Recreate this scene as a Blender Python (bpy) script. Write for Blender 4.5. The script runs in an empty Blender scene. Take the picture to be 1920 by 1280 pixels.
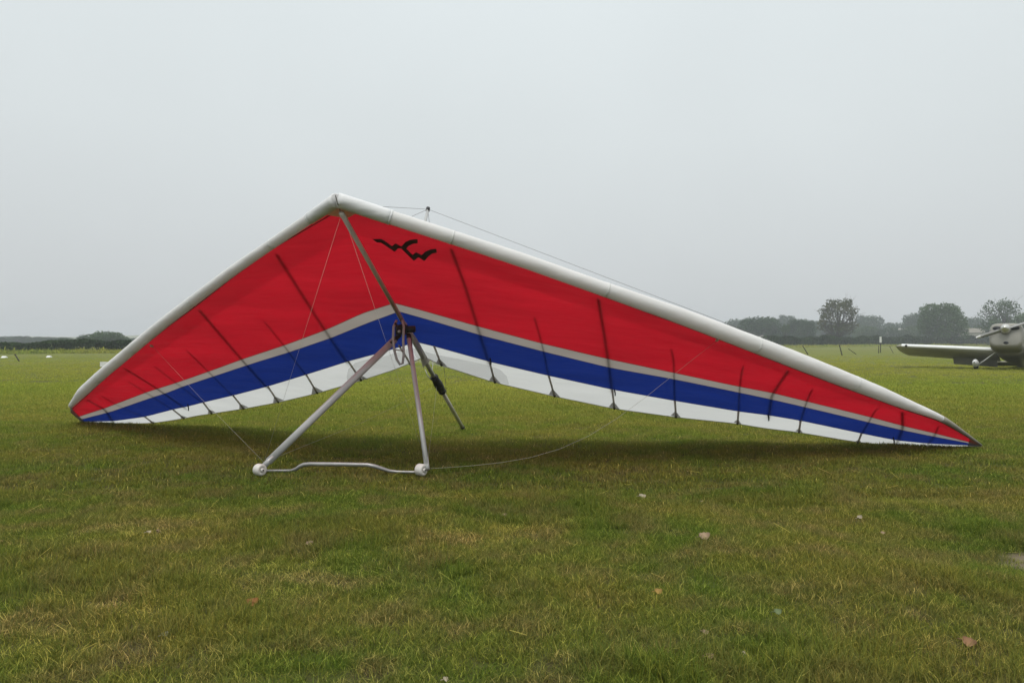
import bpy, bmesh, math, random
import numpy as np
from mathutils import Vector, Matrix, Euler
from mathutils.bvhtree import BVHTree

random.seed(7)
RNG = np.random.default_rng(11)
R = math.radians
SC = bpy.context.scene
COL = SC.collection

# ------------------------------------------------------------------ camera
EYE = 1.05                      # the photographer crouches
FPX, CX, CY = 1440.0, 960.0, 640.0
cam_d = bpy.data.cameras.new('camera')
cam_d.sensor_width = 36.0
cam_d.lens = 36.0 * FPX / 1920.0
cam_d.clip_start = 0.05
cam_d.clip_end = 6000
cam = bpy.data.objects.new('camera', cam_d)
COL.objects.link(cam)
cam.location = (0, 0, EYE)
cam.rotation_euler = (R(90), 0, 0)
SC.camera = cam

# ------------------------------------------------------------------ sky, sun, exposure
SUN_EL, SUN_AZ = 66.0, 190.0     # high sun behind thin overcast
world = bpy.data.worlds.new('World')
SC.world = world
world.use_nodes = True
wn, wl = world.node_tree.nodes, world.node_tree.links
wn.clear()
w_out = wn.new('ShaderNodeOutputWorld')
w_bg = wn.new('ShaderNodeBackground')
w_tc = wn.new('ShaderNodeTexCoord')
w_sep = wn.new('ShaderNodeSeparateXYZ')
w_ramp = wn.new('ShaderNodeValToRGB')
cr = w_ramp.color_ramp
cr.elements[0].position = 0.0
cr.elements[0].color = (0.52, 0.545, 0.553, 1)
cr.elements[1].position = 1.0
cr.elements[1].color = (1.25, 1.30, 1.31, 1)
for p, c in ((0.10, (0.555, 0.586, 0.596)), (0.25, (0.615, 0.660, 0.670)), (0.42, (0.655, 0.710, 0.724))):
    e = cr.elements.new(p)
    e.color = (*c, 1)
w_noise = wn.new('ShaderNodeTexNoise')
w_noise.inputs['Scale'].default_value = 1.6
w_noise.inputs['Detail'].default_value = 3.0
w_map = wn.new('ShaderNodeMapRange')
w_map.inputs['To Min'].default_value = 0.89
w_map.inputs['To Max'].default_value = 1.11
w_mul = wn.new('ShaderNodeVectorMath')
w_mul.operation = 'SCALE'
w_sky = wn.new('ShaderNodeTexSky')
w_sky.sky_type = 'NISHITA'
w_sky.sun_disc = False
w_sky.sun_elevation = R(SUN_EL)
w_sky.sun_rotation = R(SUN_AZ)
w_sky.dust_density = 4.0
w_hs = wn.new('ShaderNodeHueSaturation')
w_hs.inputs['Saturation'].default_value = 0.25
w_hs.inputs['Value'].default_value = 0.010
w_add = wn.new('ShaderNodeVectorMath')
w_add.operation = 'ADD'
wl.new(w_tc.outputs['Generated'], w_sep.inputs[0])
wl.new(w_sep.outputs['Z'], w_ramp.inputs['Fac'])
wl.new(w_tc.outputs['Generated'], w_noise.inputs['Vector'])
wl.new(w_noise.outputs['Fac'], w_map.inputs['Value'])
wl.new(w_ramp.outputs['Color'], w_mul.inputs[0])
wl.new(w_map.outputs['Result'], w_mul.inputs['Scale'])
wl.new(w_sky.outputs['Color'], w_hs.inputs['Color'])
wl.new(w_mul.outputs['Vector'], w_add.inputs[0])
wl.new(w_hs.outputs['Color'], w_add.inputs[1])
wl.new(w_add.outputs['Vector'], w_bg.inputs['Color'])
w_bg.inputs['Strength'].default_value = 1.0
wl.new(w_bg.outputs['Background'], w_out.inputs['Surface'])

sun_d = bpy.data.lights.new('sun', 'SUN')
sun_d.energy = 1.5
sun_d.angle = R(24)
sun_d.color = (1.0, 0.96, 0.90)
sun = bpy.data.objects.new('sun', sun_d)
COL.objects.link(sun)
# direction towards the sun
_az = R(SUN_AZ)
SUN_DIR = Vector((math.sin(_az) * math.cos(R(SUN_EL)), math.cos(_az) * math.cos(R(SUN_EL)), math.sin(R(SUN_EL))))
sun.rotation_euler = SUN_DIR.to_track_quat('Z', 'Y').to_euler()
sun.location = (0, 0, 60)

SC.view_settings.view_transform = 'Standard'
SC.view_settings.look = 'None'
SC.view_settings.exposure = 0.12
SC.view_settings.gamma = 1.0
SC.view_settings.use_curve_mapping = False
SC.render.engine = 'CYCLES'
SC.cycles.use_denoising = True
SC.cycles.max_bounces = 6
SC.cycles.diffuse_bounces = 3
SC.cycles.glossy_bounces = 2
SC.cycles.transmission_bounces = 4
SC.cycles.transparent_max_bounces = 6
SC.cycles.volume_bounces = 0


# ------------------------------------------------------------------ helpers
def tag(o, label=None, cat=None, group=None, kind=None):
    if label: o['label'] = label
    if cat: o['category'] = cat
    if group: o['group'] = group
    if kind: o['kind'] = kind
    return o


def empty(name, loc=(0, 0, 0), rot=(0, 0, 0)):
    o = bpy.data.objects.new(name, None)
    o.empty_display_size = 0.2
    COL.objects.link(o)
    o.location = loc
    o.rotation_euler = rot
    return o


def world_of(o):
    m = Matrix.LocRotScale(o.location, o.rotation_euler, o.scale)
    return world_of(o.parent) @ o.matrix_parent_inverse @ m if o.parent else m


def mesh_obj(name, verts, faces, m=None, parent=None, smooth=True, fattr=None, link=True):
    me = bpy.data.meshes.new(name)
    me.from_pydata([tuple(v) for v in verts], [], [tuple(int(i) for i in f) for f in faces])
    if smooth:
        me.polygons.foreach_set('use_smooth', [True] * len(me.polygons))
    if fattr is not None:
        a = me.attributes.new('rnd', 'FLOAT', 'POINT')
        a.data.foreach_set('value', np.asarray(fattr, dtype=np.float32))
    if m: me.materials.append(m)
    me.update()
    o = bpy.data.objects.new(name, me)
    if link: COL.objects.link(o)
    if parent:
        o.parent = parent
        # vertices are given in world space: undo the parent's placement
        o.matrix_parent_inverse = world_of(parent).inverted()
    return o


class MB:
    """collects shapes for ONE mesh"""
    def __init__(s):
        s.v, s.f = [], []

    def add(s, v, f):
        b = len(s.v)
        s.v += [Vector(x) for x in v]
        s.f += [[b + i for i in q] for q in f]
        return s

    def tube(s, pts, r, n=10, r2=None, side=None, cap=True):
        pts = [Vector(p) for p in pts]
        m = len(pts)
        if not hasattr(r, '__len__'): r = [r] * m
        if r2 is None: r2 = r
        elif not hasattr(r2, '__len__'): r2 = [r2] * m
        vs, fs = [], []
        u = None
        for i in range(m):
            t = (pts[min(i + 1, m - 1)] - pts[max(i - 1, 0)]).normalized()
            if u is None:
                ref = Vector(side) if side is not None else (Vector((0, 0, 1)) if abs(t.z) < .9 else Vector((1, 0, 0)))
                u = (ref - t * ref.dot(t)).normalized()
            else:
                u = (u - t * u.dot(t)).normalized()
            w = t.cross(u)
            for k in range(n):
                a = 2 * math.pi * k / n
                vs.append(pts[i] + u * (r[i] * math.cos(a)) + w * (r2[i] * math.sin(a)))
        for i in range(m - 1):
            for k in range(n):
                k2 = (k + 1) % n
                fs.append([i * n + k, i * n + k2, (i + 1) * n + k2, (i + 1) * n + k])
        if cap:
            fs.append(list(range(n))[::-1])
            fs.append([(m - 1) * n + k for k in range(n)])
        return s.add(vs, fs)

    def lathe(s, prof, origin, axis, n=20):
        """prof: (distance along axis, radius)"""
        ax = Vector(axis).normalized()
        ref = Vector((0, 0, 1)) if abs(ax.z) < .9 else Vector((1, 0, 0))
        u = (ref - ax * ref.dot(ax)).normalized()
        w = ax.cross(u)
        o = Vector(origin)
        vs, fs = [], []
        for (a, r) in prof:
            for k in range(n):
                t = 2 * math.pi * k / n
                vs.append(o + ax * a + (u * math.cos(t) + w * math.sin(t)) * r)
        for i in range(len(prof) - 1):
            for k in range(n):
                k2 = (k + 1) % n
                fs.append([i * n + k, i * n + k2, (i + 1) * n + k2, (i + 1) * n + k])
        fs.append(list(range(n))[::-1])
        fs.append([(len(prof) - 1) * n + k for k in range(n)])
        return s.add(vs, fs)

    def box(s, c, d, M=None):
        c, d = Vector(c), Vector(d) / 2
        vs = [c + Vector((x * d.x, y * d.y, z * d.z)) for x in (-1, 1) for y in (-1, 1) for z in (-1, 1)]
        if M: vs = [M @ v for v in vs]
        return s.add(vs, [[0, 1, 3, 2], [4, 6, 7, 5], [0, 4, 5, 1], [2, 3, 7, 6], [0, 2, 6, 4], [1, 5, 7, 3]])

    def build(s, name, m, parent=None, smooth=True):
        return mesh_obj(name, s.v, s.f, m, parent, smooth)


def mat(name, color, rough=0.6, metal=0.0, spec=0.4, noise=0.0, nscale=6.0, bump=0.0, bscale=40.0, color2=None, coord='Object'):
    m = bpy.data.materials.new(name)
    m.use_nodes = True
    nt = m.node_tree
    b = nt.nodes['Principled BSDF']
    b.inputs['Base Color'].default_value = (*color, 1)
    b.inputs['Roughness'].default_value = rough
    b.inputs['Metallic'].default_value = metal
    b.inputs['Specular IOR Level'].default_value = spec
    tc = nt.nodes.new('ShaderNodeTexCoord')
    if noise or color2:
        n = nt.nodes.new('ShaderNodeTexNoise')
        n.inputs['Scale'].default_value = nscale
        n.inputs['Detail'].default_value = 5
        mx = nt.nodes.new('ShaderNodeMixRGB')
        c2 = color2 or tuple(c * (1 - noise) for c in color)
        mx.inputs['Color1'].default_value = (*color, 1)
        mx.inputs['Color2'].default_value = (*c2, 1)
        rp = nt.nodes.new('ShaderNodeMapRange')
        rp.inputs['From Min'].default_value = 0.35
        rp.inputs['From Max'].default_value = 0.68
        nt.links.new(tc.outputs[coord], n.inputs['Vector'])
        nt.links.new(n.outputs['Fac'], rp.inputs['Value'])
        nt.links.new(rp.outputs['Result'], mx.inputs['Fac'])
        nt.links.new(mx.outputs['Color'], b.inputs['Base Color'])
    if bump:
        n2 = nt.nodes.new('ShaderNodeTexNoise')
        n2.inputs['Scale'].default_value = bscale
        n2.inputs['Detail'].default_value = 3
        bp = nt.nodes.new('ShaderNodeBump')
        bp.inputs['Strength'].default_value = bump
        bp.inputs['Distance'].default_value = 0.01
        nt.links.new(tc.outputs[coord], n2.inputs['Vector'])
        nt.links.new(n2.outputs['Fac'], bp.inputs['Height'])
        nt.links.new(bp.outputs['Normal'], b.inputs['Normal'])
    return m


def cloth(name, refl, trans, tw=0.5, gloss=0.05, dirt_shade=0.0, wrinkle=0.25, wscale=(1.2, 6.0, 6.0)):
    """thin woven sailcloth: reflects and lets light through"""
    m = bpy.data.materials.new(name)
    m.use_nodes = True
    nt = m.node_tree
    nt.nodes.clear()
    N, L = nt.nodes.new, nt.links.new
    out = N('ShaderNodeOutputMaterial')
    d, t, g = N('ShaderNodeBsdfDiffuse'), N('ShaderNodeBsdfTranslucent'), N('ShaderNodeBsdfGlossy')
    g.inputs['Roughness'].default_value = 0.42
    g.inputs['Color'].default_value = (0.9, 0.9, 0.9, 1)
    mx, mg = N('ShaderNodeMixShader'), N('ShaderNodeMixShader')
    mx.inputs[0].default_value = tw
    fr = N('ShaderNodeLayerWeight')
    fr.inputs['Blend'].default_value = 0.25
    mul = N('ShaderNodeMath')
    mul.operation = 'MULTIPLY'
    mul.inputs[1].default_value = gloss * 4
    tc = N('ShaderNodeTexCoord')
    n = N('ShaderNodeTexNoise')
    n.inputs['Scale'].default_value = 2.3
    n.inputs['Detail'].default_value = 6
    mp = N('ShaderNodeMapRange')
    mp.inputs['From Min'].default_value = 0.3
    mp.inputs['From Max'].default_value = 0.7
    mp.inputs['To Min'].default_value = 1.0 - dirt_shade  # noise darkens the colour: real dirt plus painted wrinkle and translucency variation
    mp.inputs['To Max'].default_value = 1.0
    mpd = N('ShaderNodeMapping')
    mpd.inputs['Scale'].default_value = (0.5, 1.6, 1.6)
    L(tc.outputs['Object'], mpd.inputs['Vector'])
    L(mpd.outputs['Vector'], n.inputs['Vector'])
    L(n.outputs['Fac'], mp.inputs['Value'])
    for sh, c in ((d, refl), (t, trans)):
        v = N('ShaderNodeVectorMath')
        v.operation = 'SCALE'
        v.inputs[0].default_value = c
        L(mp.outputs['Result'], v.inputs['Scale'])
        L(v.outputs['Vector'], sh.inputs['Color'])
    # soft wrinkles running with the span, plus the weave
    mpg = N('ShaderNodeMapping')
    mpg.inputs['Scale'].default_value = wscale
    n2 = N('ShaderNodeTexNoise')
    n2.inputs['Scale'].default_value = 1.0
    n2.inputs['Detail'].default_value = 3
    n3 = N('ShaderNodeTexNoise')
    n3.inputs['Scale'].default_value = 180
    n3.inputs['Detail'].default_value = 2
    s3 = N('ShaderNodeMath')
    s3.operation = 'MULTIPLY_ADD'
    s3.inputs[1].default_value = 0.03
    bp = N('ShaderNodeBump')
    bp.inputs['Strength'].default_value = wrinkle
    bp.inputs['Distance'].default_value = 0.05
    L(tc.outputs['Object'], mpg.inputs['Vector'])
    L(mpg.outputs['Vector'], n2.inputs['Vector'])
    L(tc.outputs['Object'], n3.inputs['Vector'])
    L(n3.outputs['Fac'], s3.inputs[0])
    L(n2.outputs['Fac'], s3.inputs[2])
    L(s3.outputs['Value'], bp.inputs['Height'])
    for sh in (d, t, g):
        L(bp.outputs['Normal'], sh.inputs['Normal'])
    L(d.outputs[0], mx.inputs[1])
    L(t.outputs[0], mx.inputs[2])
    L(fr.outputs['Facing'], mul.inputs[0])
    L(mul.outputs[0], mg.inputs[0])
    L(mx.outputs[0], mg.inputs[1])
    L(g.outputs[0], mg.inputs[2])
    L(mg.outputs[0], out.inputs['Surface'])
    return m


def film(name):
    """clear plastic film: mostly see-through, a little milky"""
    m = cloth(name, (0.45, 0.45, 0.45), (0.45, 0.45, 0.45), .6, gloss=.02)
    nt = m.node_tree
    out = [n for n in nt.nodes if n.type == 'OUTPUT_MATERIAL'][0]
    src = out.inputs['Surface'].links[0].from_socket
    tr, mx = nt.nodes.new('ShaderNodeBsdfTransparent'), nt.nodes.new('ShaderNodeMixShader')
    mx.inputs[0].default_value = 0.30
    nt.links.new(tr.outputs[0], mx.inputs[1])
    nt.links.new(src, mx.inputs[2])
    nt.links.new(mx.outputs[0], out.inputs['Surface'])
    return m


def foliage(name, dark, light, yellow=None, trans=0.25):
    """leaves: colour from the per-leaf value 'rnd' plus a slow noise"""
    m = bpy.data.materials.new(name)
    m.use_nodes = True
    nt = m.node_tree
    nt.nodes.clear()
    N, L = nt.nodes.new, nt.links.new
    out = N('ShaderNodeOutputMaterial')
    d, t, mx = N('ShaderNodeBsdfDiffuse'), N('ShaderNodeBsdfTranslucent'), N('ShaderNodeMixShader')
    mx.inputs[0].default_value = trans
    at = N('ShaderNodeAttribute')
    at.attribute_name = 'rnd'
    rp = N('ShaderNodeValToRGB')
    rp.color_ramp.elements[0].color = (*dark, 1)
    rp.color_ramp.elements[1].color = (*light, 1)
    if yellow:
        rp.color_ramp.elements[1].position = 0.8
        e = rp.color_ramp.elements.new(1.0)
        e.color = (*yellow, 1)
    L(at.outputs['Fac'], rp.inputs['Fac'])
    L(rp.outputs['Color'], d.inputs['Color'])
    L(rp.outputs['Color'], t.inputs['Color'])
    L(d.outputs[0], mx.inputs[1])
    L(t.outputs[0], mx.inputs[2])
    L(mx.outputs[0], out.inputs['Surface'])
    return m


# ------------------------------------------------------------------ rays of the photograph's camera
def ray(u, v):
    return Vector(((u - CX) / FPX, 1.0, -(v - CY) / FPX))


CAM = Vector((0, 0, EYE))


def at(u, v, d):
    """point seen at photo pixel (u, v), d metres in front of the camera"""
    return CAM + ray(u, v) * d


def on_ground(u, v):
    d = EYE * FPX / (v - CY)
    p = at(u, v, d)
    p.z = 0
    return p


# ------------------------------------------------------------------ ground
def ground_z(x, y):
    """gentle unevenness of the turf, fading out with distance"""
    x, y = np.asarray(x, float), np.asarray(y, float)
    f = np.exp(-np.maximum(y - 9, 0) / 14)
    z = 0.012 * np.sin(x * 1.7 + 0.6 * np.sin(y * 1.3)) * np.sin(y * 1.9 + 1.1) + 0.008 * np.sin(x * 3.9 + y * 2.3)
    # a shallow scrape in the turf, in front of the wing
    z = z - 0.05 * np.exp(-(((x - 2.62) / 0.42) ** 2 + ((y - 5.18) / 0.16) ** 2))
    z = z - 0.035 * np.exp(-(((x - 1.66) / 0.3) ** 2 + ((y - 5.75) / 0.10) ** 2))
    z = z - 0.03 * np.exp(-(((x - 2.55) / 0.5) ** 2 + ((y - 3.7) / 0.3) ** 2))
    return z * f - 0.008


BARE = (2.64, 3.74, 0.31, 0.19)       # bare sandy patch at the picture's edge: centre x, y and radii


def grass_colours(nt, pos_socket, near):
    """base colour of the turf from world position: green, olive and dry patches"""
    N, L = nt.nodes.new, nt.links.new
    n1 = N('ShaderNodeTexNoise'); n1.inputs['Scale'].default_value = 0.9; n1.inputs['Detail'].default_value = 4
    n2 = N('ShaderNodeTexNoise'); n2.inputs['Scale'].default_value = 3.3; n2.inputs['Detail'].default_value = 4
    n3 = N('ShaderNodeTexNoise'); n3.inputs['Scale'].default_value = 0.09; n3.inputs['Detail'].default_value = 5
    for n in (n1, n2, n3): L(pos_socket, n.inputs['Vector'])
    def mr(src, a, b):
        m = N('ShaderNodeMapRange'); m.inputs['From Min'].default_value = a; m.inputs['From Max'].default_value = b
        L(src, m.inputs['Value']); return m.outputs['Result']
    return mr(n1.outputs['Fac'], .40, .61), mr(n2.outputs['Fac'], .44, .66), mr(n3.outputs['Fac'], .36, .66)


def mix(nt, fac, a, b, blend='MIX'):
    m = nt.nodes.new('ShaderNodeMixRGB')
    m.blend_type = blend
    for s, v in ((m.inputs['Fac'], fac), (m.inputs['Color1'], a), (m.inputs['Color2'], b)):
        if hasattr(v, 'links'): nt.links.new(v, s)
        elif hasattr(v, '__len__'): s.default_value = (*v, 1)
        else: s.default_value = v
    return m.outputs['Color']


G_GREEN, G_OLIVE, G_DRY = (0.128, 0.184, 0.030), (0.200, 0.204, 0.044), (0.222, 0.182, 0.074)
G_FAR_A, G_FAR_B = (0.125, 0.155, 0.026), (0.155, 0.170, 0.033)
G_MID_A, G_MID_B = (0.285, 0.350, 0.050), (0.400, 0.395, 0.070)


def ground_material():
    m = bpy.data.materials.new('turf_soil')
    m.use_nodes = True
    nt = m.node_tree
    N, L = nt.nodes.new, nt.links.new
    b = nt.nodes['Principled BSDF']
    b.inputs['Roughness'].default_value = 0.95
    b.inputs['Specular IOR Level'].default_value = 0.1
    g = N('ShaderNodeNewGeometry')
    p1, p2, p3 = grass_colours(nt, g.outputs['Position'], False)
    near = mix(nt, p1, (0.062, 0.076, 0.017), (0.085, 0.075, 0.023))
    near = mix(nt, p2, near, (0.060, 0.048, 0.022))
    far = mix(nt, p3, G_FAR_A, G_FAR_B)
    # streaks of mowing and wear, seen across the far field
    mp = N('ShaderNodeMapping'); mp.inputs['Scale'].default_value = (0.05, 0.5, 1)
    L(g.outputs['Position'], mp.inputs['Vector'])
    ns = N('ShaderNodeTexNoise'); ns.inputs['Scale'].default_value = 1.0; ns.inputs['Detail'].default_value = 6
    L(mp.outputs['Vector'], ns.inputs['Vector'])
    r = N('ShaderNodeMapRange'); r.inputs['From Min'].default_value = .4; r.inputs['From Max'].default_value = .7
    L(ns.outputs['Fac'], r.inputs['Value'])
    far = mix(nt, r.outputs['Result'], far, (0.150, 0.140, 0.045))
    nf = N('ShaderNodeTexNoise'); nf.inputs['Scale'].default_value = 5; nf.inputs['Detail'].default_value = 6
    L(g.outputs['Position'], nf.inputs['Vector'])
    far = mix(nt, 0.55, far, mix(nt, nf.outputs['Fac'], (0.5, 0.5, 0.5), (1.4, 1.4, 1.4)), 'MULTIPLY')
    sep = N('ShaderNodeSeparateXYZ'); L(g.outputs['Position'], sep.inputs[0])
    mr = N('ShaderNodeMapRange'); mr.inputs['From Min'].default_value = 14; mr.inputs['From Max'].default_value = 40
    L(sep.outputs['Y'], mr.inputs['Value'])
    c = mix(nt, mr.outputs['Result'], near, far)
    # bare sandy patch
    v = N('ShaderNodeVectorMath'); v.operation = 'SUBTRACT'; v.inputs[1].default_value = (BARE[0], BARE[1], 0)
    L(g.outputs['Position'], v.inputs[0])
    v2 = N('ShaderNodeVectorMath'); v2.operation = 'DIVIDE'; v2.inputs[1].default_value = (BARE[2], BARE[3], 1)
    L(v.outputs[0], v2.inputs[0])
    ln = N('ShaderNodeVectorMath'); ln.operation = 'LENGTH'; L(v2.outputs[0], ln.inputs[0])
    nb = N('ShaderNodeTexNoise'); nb.inputs['Scale'].default_value = 9; nb.inputs['Detail'].default_value = 5
    L(g.outputs['Position'], nb.inputs['Vector'])
    ad = N('ShaderNodeMath'); ad.operation = 'MULTIPLY_ADD'; ad.inputs[1].default_value = 0.9
    L(nb.outputs['Fac'], ad.inputs[0]); L(ln.outputs['Value'], ad.inputs[2])
    mb = N('ShaderNodeMapRange'); mb.inputs['From Min'].default_value = 1.15; mb.inputs['From Max'].default_value = 1.55
    mb.inputs['To Min'].default_value = 1; mb.inputs['To Max'].default_value = 0
    L(ad.outputs[0], mb.inputs['Value'])
    sand = mix(nt, nb.outputs['Fac'], (0.10, 0.080, 0.048), (0.21, 0.175, 0.12))
    c = mix(nt, mb.outputs['Result'], c, sand)
    L(c, b.inputs['Base Color'])
    bn = N('ShaderNodeTexNoise'); bn.inputs['Scale'].default_value = 30; bn.inputs['Detail'].default_value = 6
    L(g.outputs['Position'], bn.inputs['Vector'])
    bp = N('ShaderNodeBump'); bp.inputs['Strength'].default_value = 0.8; bp.inputs['Distance'].default_value = 0.03
    L(bn.outputs['Fac'], bp.inputs['Height']); L(bp.outputs['Normal'], b.inputs['Normal'])
    return m


def build_ground():
    ys = np.concatenate([[-1150, -500, -200, -80, -30, -10, -3], np.arange(-1, 16, 0.12), np.geomspace(16.5, 1150, 50)])
    xs0 = np.concatenate([np.arange(0, 10, 0.16), np.geomspace(10.3, 1150, 45)])
    xs = np.concatenate([-xs0[::-1], xs0[1:]])
    X, Y = np.meshgrid(xs, ys)
    Z = ground_z(X, Y) * (np.abs(X) < 14)
    Z[(np.abs(X) >= 14)] = -0.008
    nx, ny = len(xs), len(ys)
    v = np.stack([X.ravel(), Y.ravel(), Z.ravel()], 1)
    i = np.arange((ny - 1) * nx).reshape(ny - 1, nx)[:, :-1].ravel()
    f = np.stack([i, i + 1, i + nx + 1, i + nx], 1)
    o = mesh_obj('ground', v, f, ground_material())
    tag(o, 'short mown airfield turf with dry and green patches', None, None, 'structure')


build_ground()


# ------------------------------------------------------------------ hills far beyond the hedge
def build_hills():
    m = mat('far_fields', (0.10, 0.14, 0.06), 0.95, spec=0.05, color2=(0.30, 0.27, 0.14), nscale=0.006, coord='Object')
    n = 60
    v, f = [], []
    for i in range(n):
        x = -1000 + 1700 * i / (n - 1)
        hgt = 7.5 + 2.0 * math.sin(i * .35) + 1.1 * math.sin(i * .9 + 1)
        if x > 0: hgt *= max(0.35, 1 - x / 900)
        v += [(x, 640, -0.5), (x, 760, hgt * .55), (x, 900, hgt), (x, 1040, -0.6)]
    for i in range(n - 1):
        for k in range(3):
            a = i * 4 + k
            f.append([a, a + 4, a + 5, a + 1])
    o = mesh_obj('hills', v, f, m)
    tag(o, 'low hazy ridge of pale fields beyond the trees', None, None, 'structure')


build_hills()

# ------------------------------------------------------------------ haze
def build_haze():
    mb = MB().box((0, 0, 10.0), (2330, 2330, 22.4))
    m = bpy.data.materials.new('haze')
    m.use_nodes = True
    nt = m.node_tree
    nt.nodes.clear()
    out = nt.nodes.new('ShaderNodeOutputMaterial')
    vol = nt.nodes.new('ShaderNodeVolumePrincipled')
    vol.inputs['Color'].default_value = (0.93, 0.97, 1.0, 1)
    vol.inputs['Density'].default_value = 0.00105
    nt.links.new(vol.outputs[0], out.inputs['Volume'])
    o = mb.build('haze', m, None, False)
    tag(o, 'pale grey mist over the whole field', None, None, 'stuff')


build_haze()


# ------------------------------------------------------------------ foliage makers
def leaf_quads(P, size, rng, up=0.3):
    """one randomly turned leaf-clump face per point: (verts, faces)"""
    n = len(P)
    a = rng.normal(size=(n, 3)); a[:, 2] *= (1 - up)
    a /= np.linalg.norm(a, axis=1)[:, None]
    b = rng.normal(size=(n, 3))
    b -= (a * b).sum(1)[:, None] * a
    b /= np.linalg.norm(b, axis=1)[:, None]
    s = size * rng.uniform(.55, 1.25, n)[:, None]
    v = np.stack([P - a * s, P + b * s * .62, P + a * s, P - b * s * .5], 1).reshape(-1, 3)
    f = np.arange(4 * n).reshape(n, 4)
    return v, f


def lobes_points(lobes, n, rng, shell=0.55):
    L = np.array(lobes, float)
    w = L[:, 3] ** 2.2
    k = rng.choice(len(L), n, p=w / w.sum())
    d = rng.normal(size=(n, 3))
    d /= np.linalg.norm(d, axis=1)[:, None]
    r = L[k, 3] * (shell + (1 - shell) * rng.random(n) ** .6) * rng.normal(1.0, .11, n)
    sq = L[k, 4] if L.shape[1] > 4 else 1.0
    P = L[k, :3] + d * r[:, None]
    P[:, 2] = L[k, 2] + d[:, 2] * r * sq
    return P, k


M_BARK = mat('bark', (0.060, 0.050, 0.040), 0.9, noise=0.5, nscale=3)
M_LEAF_DARK = foliage('leaf_dark', (0.022, 0.050, 0.022), (0.060, 0.110, 0.044))
M_LEAF_MID = foliage('leaf_mid', (0.034, 0.070, 0.022), (0.090, 0.150, 0.050))
M_LEAF_OLIVE = foliage('leaf_olive', (0.036, 0.050, 0.018), (0.100, 0.112, 0.040), (0.125, 0.115, 0.045))
M_HEDGE = foliage('hedge_leaf', (0.016, 0.033, 0.012), (0.052, 0.084, 0.028))


def tree_meshes(seed, h, w, crown_base, nlobes, nleaf, leaf, shape='round', trunk_r=0.2, sparse=False):
    """tapered trunk with limbs, and a crown of leaf clumps round the limb ends, base at the origin"""
    rng = np.random.default_rng(seed)
    mb = MB()
    top = h * 0.86
    pts = [Vector((0, 0, -0.05))]
    for i in range(1, 6):
        t = i / 5
        pts.append(Vector((rng.normal() * .03 * w, rng.normal() * .03 * w, top * t)))
    mb.tube(pts, [trunk_r * (1 - .85 * i / 5) for i in range(6)], 7)
    lobes = []
    for i in range(nlobes):
        a = 2.4 * i + rng.uniform(-.4, .4)
        t = (i + .6) / nlobes
        z = crown_base + (h - crown_base) * (0.10 + 0.84 * t)
        if shape == 'round':
            env = math.sqrt(max(0.0, 1 - (2 * (z - crown_base) / (h - crown_base) - 0.85) ** 2 / 1.45))
        elif shape == 'tall':
            env = 0.5 + .5 * math.sin(math.pi * t)
        else:
            env = 1 - .75 * t
        rr = w / 2 * env * rng.uniform(.55, .88)
        r = (w * (0.13 if sparse else 0.165)) * rng.uniform(.6, 1.35)
        c = Vector((math.cos(a) * rr, math.sin(a) * rr, min(z, h - r * .75)))
        lobes.append((*c, r, 0.82))
        st = pts[min(5, max(1, int(5 * (c.z / h) * .62)))]
        md = st.lerp(c, .5) + Vector((0, 0, -0.05 * h))
        mb.tube([st, md, c], [trunk_r * .42, trunk_r * .28, trunk_r * .08], 5)
        if sparse:
            for q in range(4):
                e = c + Vector(rng.normal(size=3)) * r * .8
                mb.tube([md.lerp(c, .6), e], [trunk_r * .15, .015], 4)
    if not sparse:
        lobes.append((0, 0, crown_base + (h - crown_base) * .5, w * .33, 1.0))
    P, k = lobes_points(lobes, nleaf, rng, 0.35 if sparse else 0.6)
    P[:, 2] = np.maximum(P[:, 2], 0.15)
    lv, lf = leaf_quads(P, leaf, rng)
    lobe_tone = rng.uniform(0, .55, len(lobes))
    rnd = np.clip(lobe_tone[k] + rng.uniform(0, .5, nleaf), 0, 1).repeat(4)
    return mb, lv, lf, rnd


_tree_cache = {}


def tree(name, label, loc, scale, rotz, key, leaf_m, params, cat='tree', group=None):
    """thing > trunk, crown; copies share their mesh data"""
    if key not in _tree_cache:
        mb, lv, lf, rnd = tree_meshes(*params[0], **params[1])
        t = mb.build('trunk', M_BARK)
        c = mesh_obj('crown', lv, lf, leaf_m, None, False, rnd)
        for o in (t, c):
            COL.objects.unlink(o)
        _tree_cache[key] = (t, c)
    t, c = _tree_cache[key]
    e = empty(name, loc, (0, 0, rotz))
    e.scale = scale
    tag(e, label, cat, group)
    for o in (t, c):
        n = o.copy()
        n.parent = e
        COL.objects.link(n)
    return e


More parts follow.
